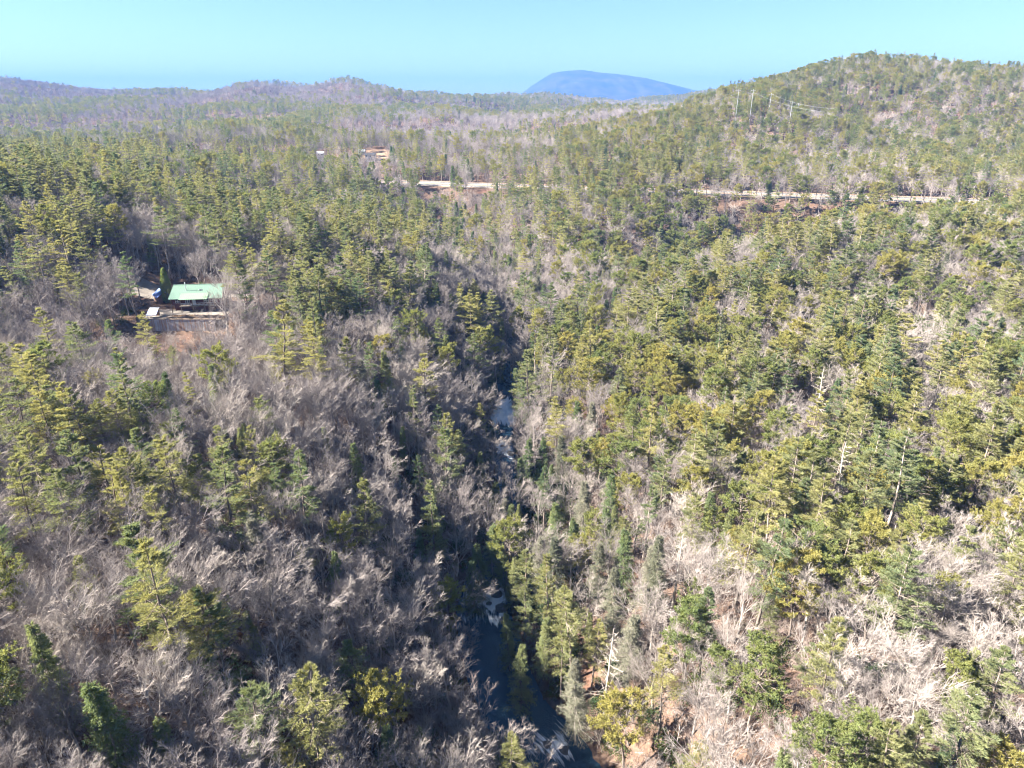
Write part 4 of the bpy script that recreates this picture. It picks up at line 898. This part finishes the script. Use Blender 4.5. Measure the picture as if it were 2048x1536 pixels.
sk = MB().box(0.4, 1.3, 3.2, 4.1, EH + 4.1 * PT + .1, EH + 4.4 * PT + .25).build("skylight", M['steel'], CAB)
MB().box(0.5, 1.2, 3.3, 4.0, EH + 4.4 * PT + .253, EH + 4.4 * PT + .28).build("pane", M['glass'], sk)
st = MB().tube((-3.9, 3.6, EH + 3 * PT), (-3.9, 3.6, EH + 3 * PT + 3.2), 0.13, 0.13, 8).build("stove_pipe", M['steel'], CAB)
MB().tube((-3.9, 3.6, EH + 3 * PT + 3.2), (-3.9, 3.6, EH + 3 * PT + 3.5), 0.24, 0.06, 8).build("cap", M['steel'], st)
for x0, x1, z0, z1 in [(-6.9, -5.3, 3.0, 4.35), (-3.6, -2.1, 3.0, 4.35), (2.6, 4.2, 3.0, 4.3), (5.4, 6.8, 3.0, 4.3)]:
    w_ = MB().box(x0, x1, -0.12, -0.055, z0, z1).build("window", M['white_trim'], CAB)
    for a in (0, 1):
        for b in (0, 1):
            xa = x0 + .1 + a * ((x1 - x0) / 2 - .02); za = z0 + .1 + b * ((z1 - z0) / 2 - .02)
            MB().box(xa, xa + (x1 - x0) / 2 - .16, -0.135, -0.122, za, za + (z1 - z0) / 2 - .16).build("pane", M['glass'], w_)
MB().box(-1.2, -0.2, -0.11, -0.055, 2.4, 4.4).build("door", M['white_trim'], CAB)
MB().box(-5.2, 6.6, -2.0, -0.06, 2.12, 2.30).build("deck", M['wood'], CAB)
for x in (-7.8, -4.7, -0.8, 3.1, 6.4): MB().box(x - .09, x + .09, -1.9, -1.72, -0.2, EH - .1).build("post", M['wood'], CAB)
for z_ in (2.75, 3.25): MB().box(-4.6, 6.3, -1.90, -1.82, z_, z_ + .09).build("railing", M['white_trim'], CAB)
bal = make_mesh("baluster", *(lambda b: (b.V, b.F))(MB().box(-.03, .03, -1.88, -1.84, 2.31, 3.25)), [M['white_trim']])
for q in range(24): link("baluster", bal, CAB, (-4.3 + q * 0.45, 0, 0))
tag(CAB, "dark red cabin with a green ribbed metal roof above the retaining wall", "cabin")

pat = MB().box(-126, -98, 219.9, 231.5, 38.5, 42.0).build("patio", M['concrete']); pat["kind"] = "structure"
WL = empty("retaining_wall", (-112, 219.6, 38.0))
for q in range(5):
    MB().box(-9.8 + q * 4.4, -9.8 + q * 4.4 + 4.36, -0.25, 0.25, -2.0, 4.05).build("wall_panel", M['stained'], WL)
MB().box(-9.9, 12.3, -0.32, 0.32, 4.055, 4.25).build("coping", M['wood'], WL)
tag(WL, "pale stained concrete retaining wall below the green-roofed cabin", "wall")
rngL = np.random.default_rng(71); n_ = 5200
lx = rngL.uniform(-9.5, 11.5, n_) * np.sqrt(rngL.random(n_)) + -108; ly = rngL.uniform(220.4, 224.6, n_); lz = 42.02 + 0.35 * rngL.random(n_) * (0.3 + np.abs(fbm(lx / 2, ly / 2, 2, 5)))
lv, lf = blades(np.c_[np.clip(lx, -118, -97), ly, lz], rngL.normal(size=(n_, 3)) * np.array([1, 1, 0.35]), rngL.uniform(0.2, 0.5, n_), rngL.uniform(0.12, 0.28, n_), rngL)
ob = link("leaf_litter", make_mesh("leaf_litter", lv, lf, [M['dry_leaves']])); ob["kind"] = "stuff"; ob["label"] = "drift of dry orange-brown leaves on the wall top"
for x, y, L, a, lb in [(-108, 222.6, 9, 0.05, "long weathered timber lying across the leaf drift"), (-112, 220.9, 8, 0.02, "weathered timber along the retaining wall's edge"), (-103, 223.6, 6, 0.12, "short timber near the sunny end of the leaf drift"),
                       (-118.5, 220.8, 7, 0.0, "weathered timber on the wall edge below the white shed roof"), (-105, 221.4, 7, -0.06, "timber resting at an angle over the wall's far end")]:
    o_ = MB().box(-L / 2, L / 2, -.13, .13, 0, .22).build("timber", M['wood'], None, (x, y, 42.2 if y > 221 else 42.3)); o_.rotation_euler = (0, 0, a); tag(o_, lb, "timber", "timbers on the retaining wall")
# small lean-to on the patio, outbuilding with shade-blue painted into its roof, gravel behind
LT = empty("lean_to_shed", (-121.6, 222.6, 42.0), 0.05)
for sx in (-1.35, 1.35):
    for sy, hh_ in ((-1.3, 1.5), (1.6, 2.7)): MB().box(sx - .06, sx + .06, sy - .06, sy + .06, 0, hh_).build("post", M['wood'], LT)
MB().slab((-1.6, 0.1, 2.25), (1.6, 0.1, 2.25), (1.6, 1.9, 2.9), (-1.6, 1.9, 2.9), .06).build("upper_roof_sheet", M['white_metal'], LT)
MB().slab((-1.6, -1.7, 1.15), (1.6, -1.7, 1.15), (1.6, 0.12, 2.2), (-1.6, 0.12, 2.2), .06).build("lower_roof_sheet", M['pale_blue'], LT)
MB().box(-1.3, 1.3, 1.55, 1.62, 0, 2.6).build("back_panel", M['brown_wood'], LT)
tag(LT, "small patio shed roofed half white and half pale blue", "shed")
OB = empty("outbuilding", (-128.0, 243.0, 42.0), math.radians(38))
mb = MB(); mb.box(-2.4, 2.4, -3, 3, -0.3, 2.3); mb.add([(-2.4, -3, 2.3), (2.4, -3, 2.3), (0, -3, 3.9), (-2.4, 3, 2.3), (2.4, 3, 2.3), (0, 3, 3.9)], [[0, 1, 2], [3, 5, 4]]); mb.build("wall", M['brown_wood'], OB)
MB().slab((-2.8, -3.4, 2.05), (0, -3.4, 4.0), (0, 3.4, 4.0), (-2.8, 3.4, 2.05), .08).build("shade_blue_side", M['shade_blue_roof'], OB)
MB().slab((0, -3.4, 4.0), (2.8, -3.4, 2.05), (2.8, 3.4, 2.05), (0, 3.4, 4.0), .08).build("roof_side", M['shade_blue_roof'], OB)
MB().box(-0.7, 0.7, -3.06, -3.003, 0, 2.0).build("door", M['dark'], OB)
tag(OB, "brown outbuilding with a roof coloured blue as in shade behind the arborvitae", "outbuilding")
gx0, gx1, gy0, gy1 = -152, -96, 246, 258
gxs, gys = np.linspace(gx0, gx1, 30), np.linspace(gy0, gy1, 9); gX, gY = np.meshgrid(gxs, gys); gk = np.arange(gX.size).reshape(gX.shape)
ob = link("driveway", make_mesh("driveway", np.stack([gX, gY + 2 * np.sin(gX / 9), ground(gX, gY + 2 * np.sin(gX / 9)) + 0.12], -1).reshape(-1, 3), np.stack([gk[:-1, :-1].ravel(), gk[:-1, 1:].ravel(), gk[1:, 1:].ravel(), gk[1:, :-1].ravel()], 1), [M['pale_gravel']])); ob["kind"] = "structure"

# ------------------------------------------------------------------ far houses, clearing, power line, mast
def house(u, v, f, lx, ly, h, rz, wm_, rm_, label, wins=3):
    p = world_f(u, v, f); z = float(ground(p[0], p[1])); base = max(z, p[2] - h) if p[2] - h > z else z
    R = empty("house", (p[0], p[1], z), rz); b = base - z
    mb = MB(); mb.box(-lx, lx, -ly, ly, -1, b + h); mb.add([(-lx, -ly, b + h), (-lx, ly, b + h), (-lx, 0, b + h + ly * .5), (lx, -ly, b + h), (lx, ly, b + h), (lx, 0, b + h + ly * .5)], [[0, 2, 1], [3, 4, 5]])
    mb.build("wall", wm_, R)
    rz_ = b + h + ly * .5 + .1
    mb = MB(); mb.slab((-lx - .4, -ly - .5, b + h - .15), (lx + .4, -ly - .5, b + h - .15), (lx + .4, 0, rz_), (-lx - .4, 0, rz_), .15); mb.slab((-lx - .4, 0, rz_), (lx + .4, 0, rz_), (lx + .4, ly + .5, b + h - .15), (-lx - .4, ly + .5, b + h - .15), .15)
    mb.build("roof", rm_, R)
    for q in range(wins):
        x = -lx + (q + .5) * 2 * lx / wins; MB().box(x - .55, x + .55, -ly - .04, -ly - .003, b + h - 1.9, b + h - .6).build("window", M['glass'], R)
    return tag(R, label, "house", "far houses among the woods")
house(641, 306, 690, 3.5, 3, 4.5, 0.1, M['white_trim'], M['grey_roof'], "white house end showing through bare trees behind the ridge", 2)
house(741, 309, 672, 5, 3, 3.0, 0.05, M['white_trim'], M['dark'], "low white dark-roofed house at the orange clearing's edge", 3)
house(724, 308, 690, 3.4, 3, 3.0, 0.0, M['white_trim'], M['white_metal'], "low pale house partly hidden beside the clearing", 2)
house(24, 289, 900, 5, 4, 4.0, 0.2, M['white_trim'], M['grey_roof'], "white house at the photo's far left edge under the ridge", 3)
house(141, 287, 950, 5, 4, 3.5, 0.0, M['white_trim'], M['white_metal'], "long white roof among pines below the left ridge", 3)
p = world_f(755, 311, 690); gxs, gys = np.linspace(p[0] - 15, p[0] + 13, 12), np.linspace(p[1] - 14, p[1] + 12, 12); gX, gY = np.meshgrid(gxs, gys); gk = np.arange(gX.size).reshape(gX.shape)
ob = link("clay_field", make_mesh("clay_field", np.stack([gX, gY, ground(gX, gY) + 0.15], -1).reshape(-1, 3), np.stack([gk[:-1, :-1].ravel(), gk[:-1, 1:].ravel(), gk[1:, 1:].ravel(), gk[1:, :-1].ravel()], 1), [M['clay']])); ob["kind"] = "structure"
# power line over the hill
poles = [(1478, 178, 690, 20), (1507, 178, 690, 20), (1543, 186, 690, 20), (1585, 203, 685, 17), (1597, 207, 690, 17)]
tops = []
for j, (u, v, f, H) in enumerate(poles):
    p = world_f(u, v, f); z = float(ground(p[0], p[1])); H = max(12.0, p[2] - z)
    e = empty("power_pole", (p[0], p[1], z)); MB().tube((0, 0, -.5), (0, 0, H), 0.22, 0.15, 8).build("pole", M['steel'], e)
    MB().box(-2.2, 2.2, -.1, .1, H - 1.6, H - 1.35).build("crossarm", M['snag'], e)
    for x in (-2, 0, 2): MB().tube((x, 0, H - 1.35), (x, 0, H - 0.95), .1, .07, 6).build("insulator", M['white_trim'], e)
    tag(e, f"pale power pole, {('leftmost', 'second', 'third', 'fourth', 'fifth')[j]} in the row on the hill's crest", "power pole", "power poles on the hill"); tops.append(np.array([p[0], p[1], z + H]))
def wire(a, b, sag, r=0.04):
    s = np.linspace(0, 1, 24)[:, None]; P = a * (1 - s) + b * s; P[:, 2] -= sag * 4 * (s * (1 - s))[:, 0]
    V, F = tubes(P[None], np.full((1, 24), r), 4); return V, F
far_l = [world_f(1130, 240, 1150), world_f(1085, 246, 1200)]
right_e = world_f(1650, 224, 620)
for j, (a, b, sag, lb) in enumerate([(tops[0] - [2, 0, .9], far_l[0], 22, "power wire sagging from the leftmost hill pole down to the far valley"), (tops[0] + [2, 0, -2.5], far_l[1], 24, "lower power wire sagging from the leftmost hill pole to the valley"),
        (tops[0] - [0, 0, .9], tops[2] - [0, 0, .9], 1.5, "power wire between the leftmost and third hill poles"), (tops[1] - [0, 0, 3], right_e, 3, "power wire running from the second hill pole down the slope"),
        (tops[2] - [0, 0, .9], right_e + np.array([8, 0, 3]), 3, "power wire running from the third hill pole down the slope")]):
    V, F = wire(np.array(a, float), np.array(b, float), sag); tag(link("power_wire", make_mesh("power_wire", V, F, [M['steel']])), lb, "wire", "power wires over the hill")
p = world_f(1143, 141, MF); e = empty("radio_mast", (p[0], MF * 1.09, p[2] - 8)); MB().tube((0, 0, -15), (0, 0, 45), 2.2, 0.9, 6).build("mast", M['steel'], e); MB().box(-3, 3, -1, 1, 18, 22).build("antenna", M['white_metal'], e)
tag(e, "thin radio mast on top of the far blue mountain", "mast")

# ------------------------------------------------------------------ haze in the air
zmin = float(GZ.min()) - 1.0
hz = MB().box(-10500, 10500, -1500, 12900, zmin, 470).build("haze", M['glass']); hz.data.materials.clear()
m, t, o = new_mat("haze"); pv = N(t, "ShaderNodeVolumePrincipled"); pv.inputs["Color"].default_value = (0.075, 0.18, 0.45, 1); pv.inputs["Density"].default_value = 1.25e-4
pv.inputs["Anisotropy"].default_value = 0.0
t.links.new(pv.outputs[0], o.inputs["Volume"]); hz.data.materials.append(m); hz["kind"] = "stuff"; hz["label"] = "thin blue haze over the whole valley"
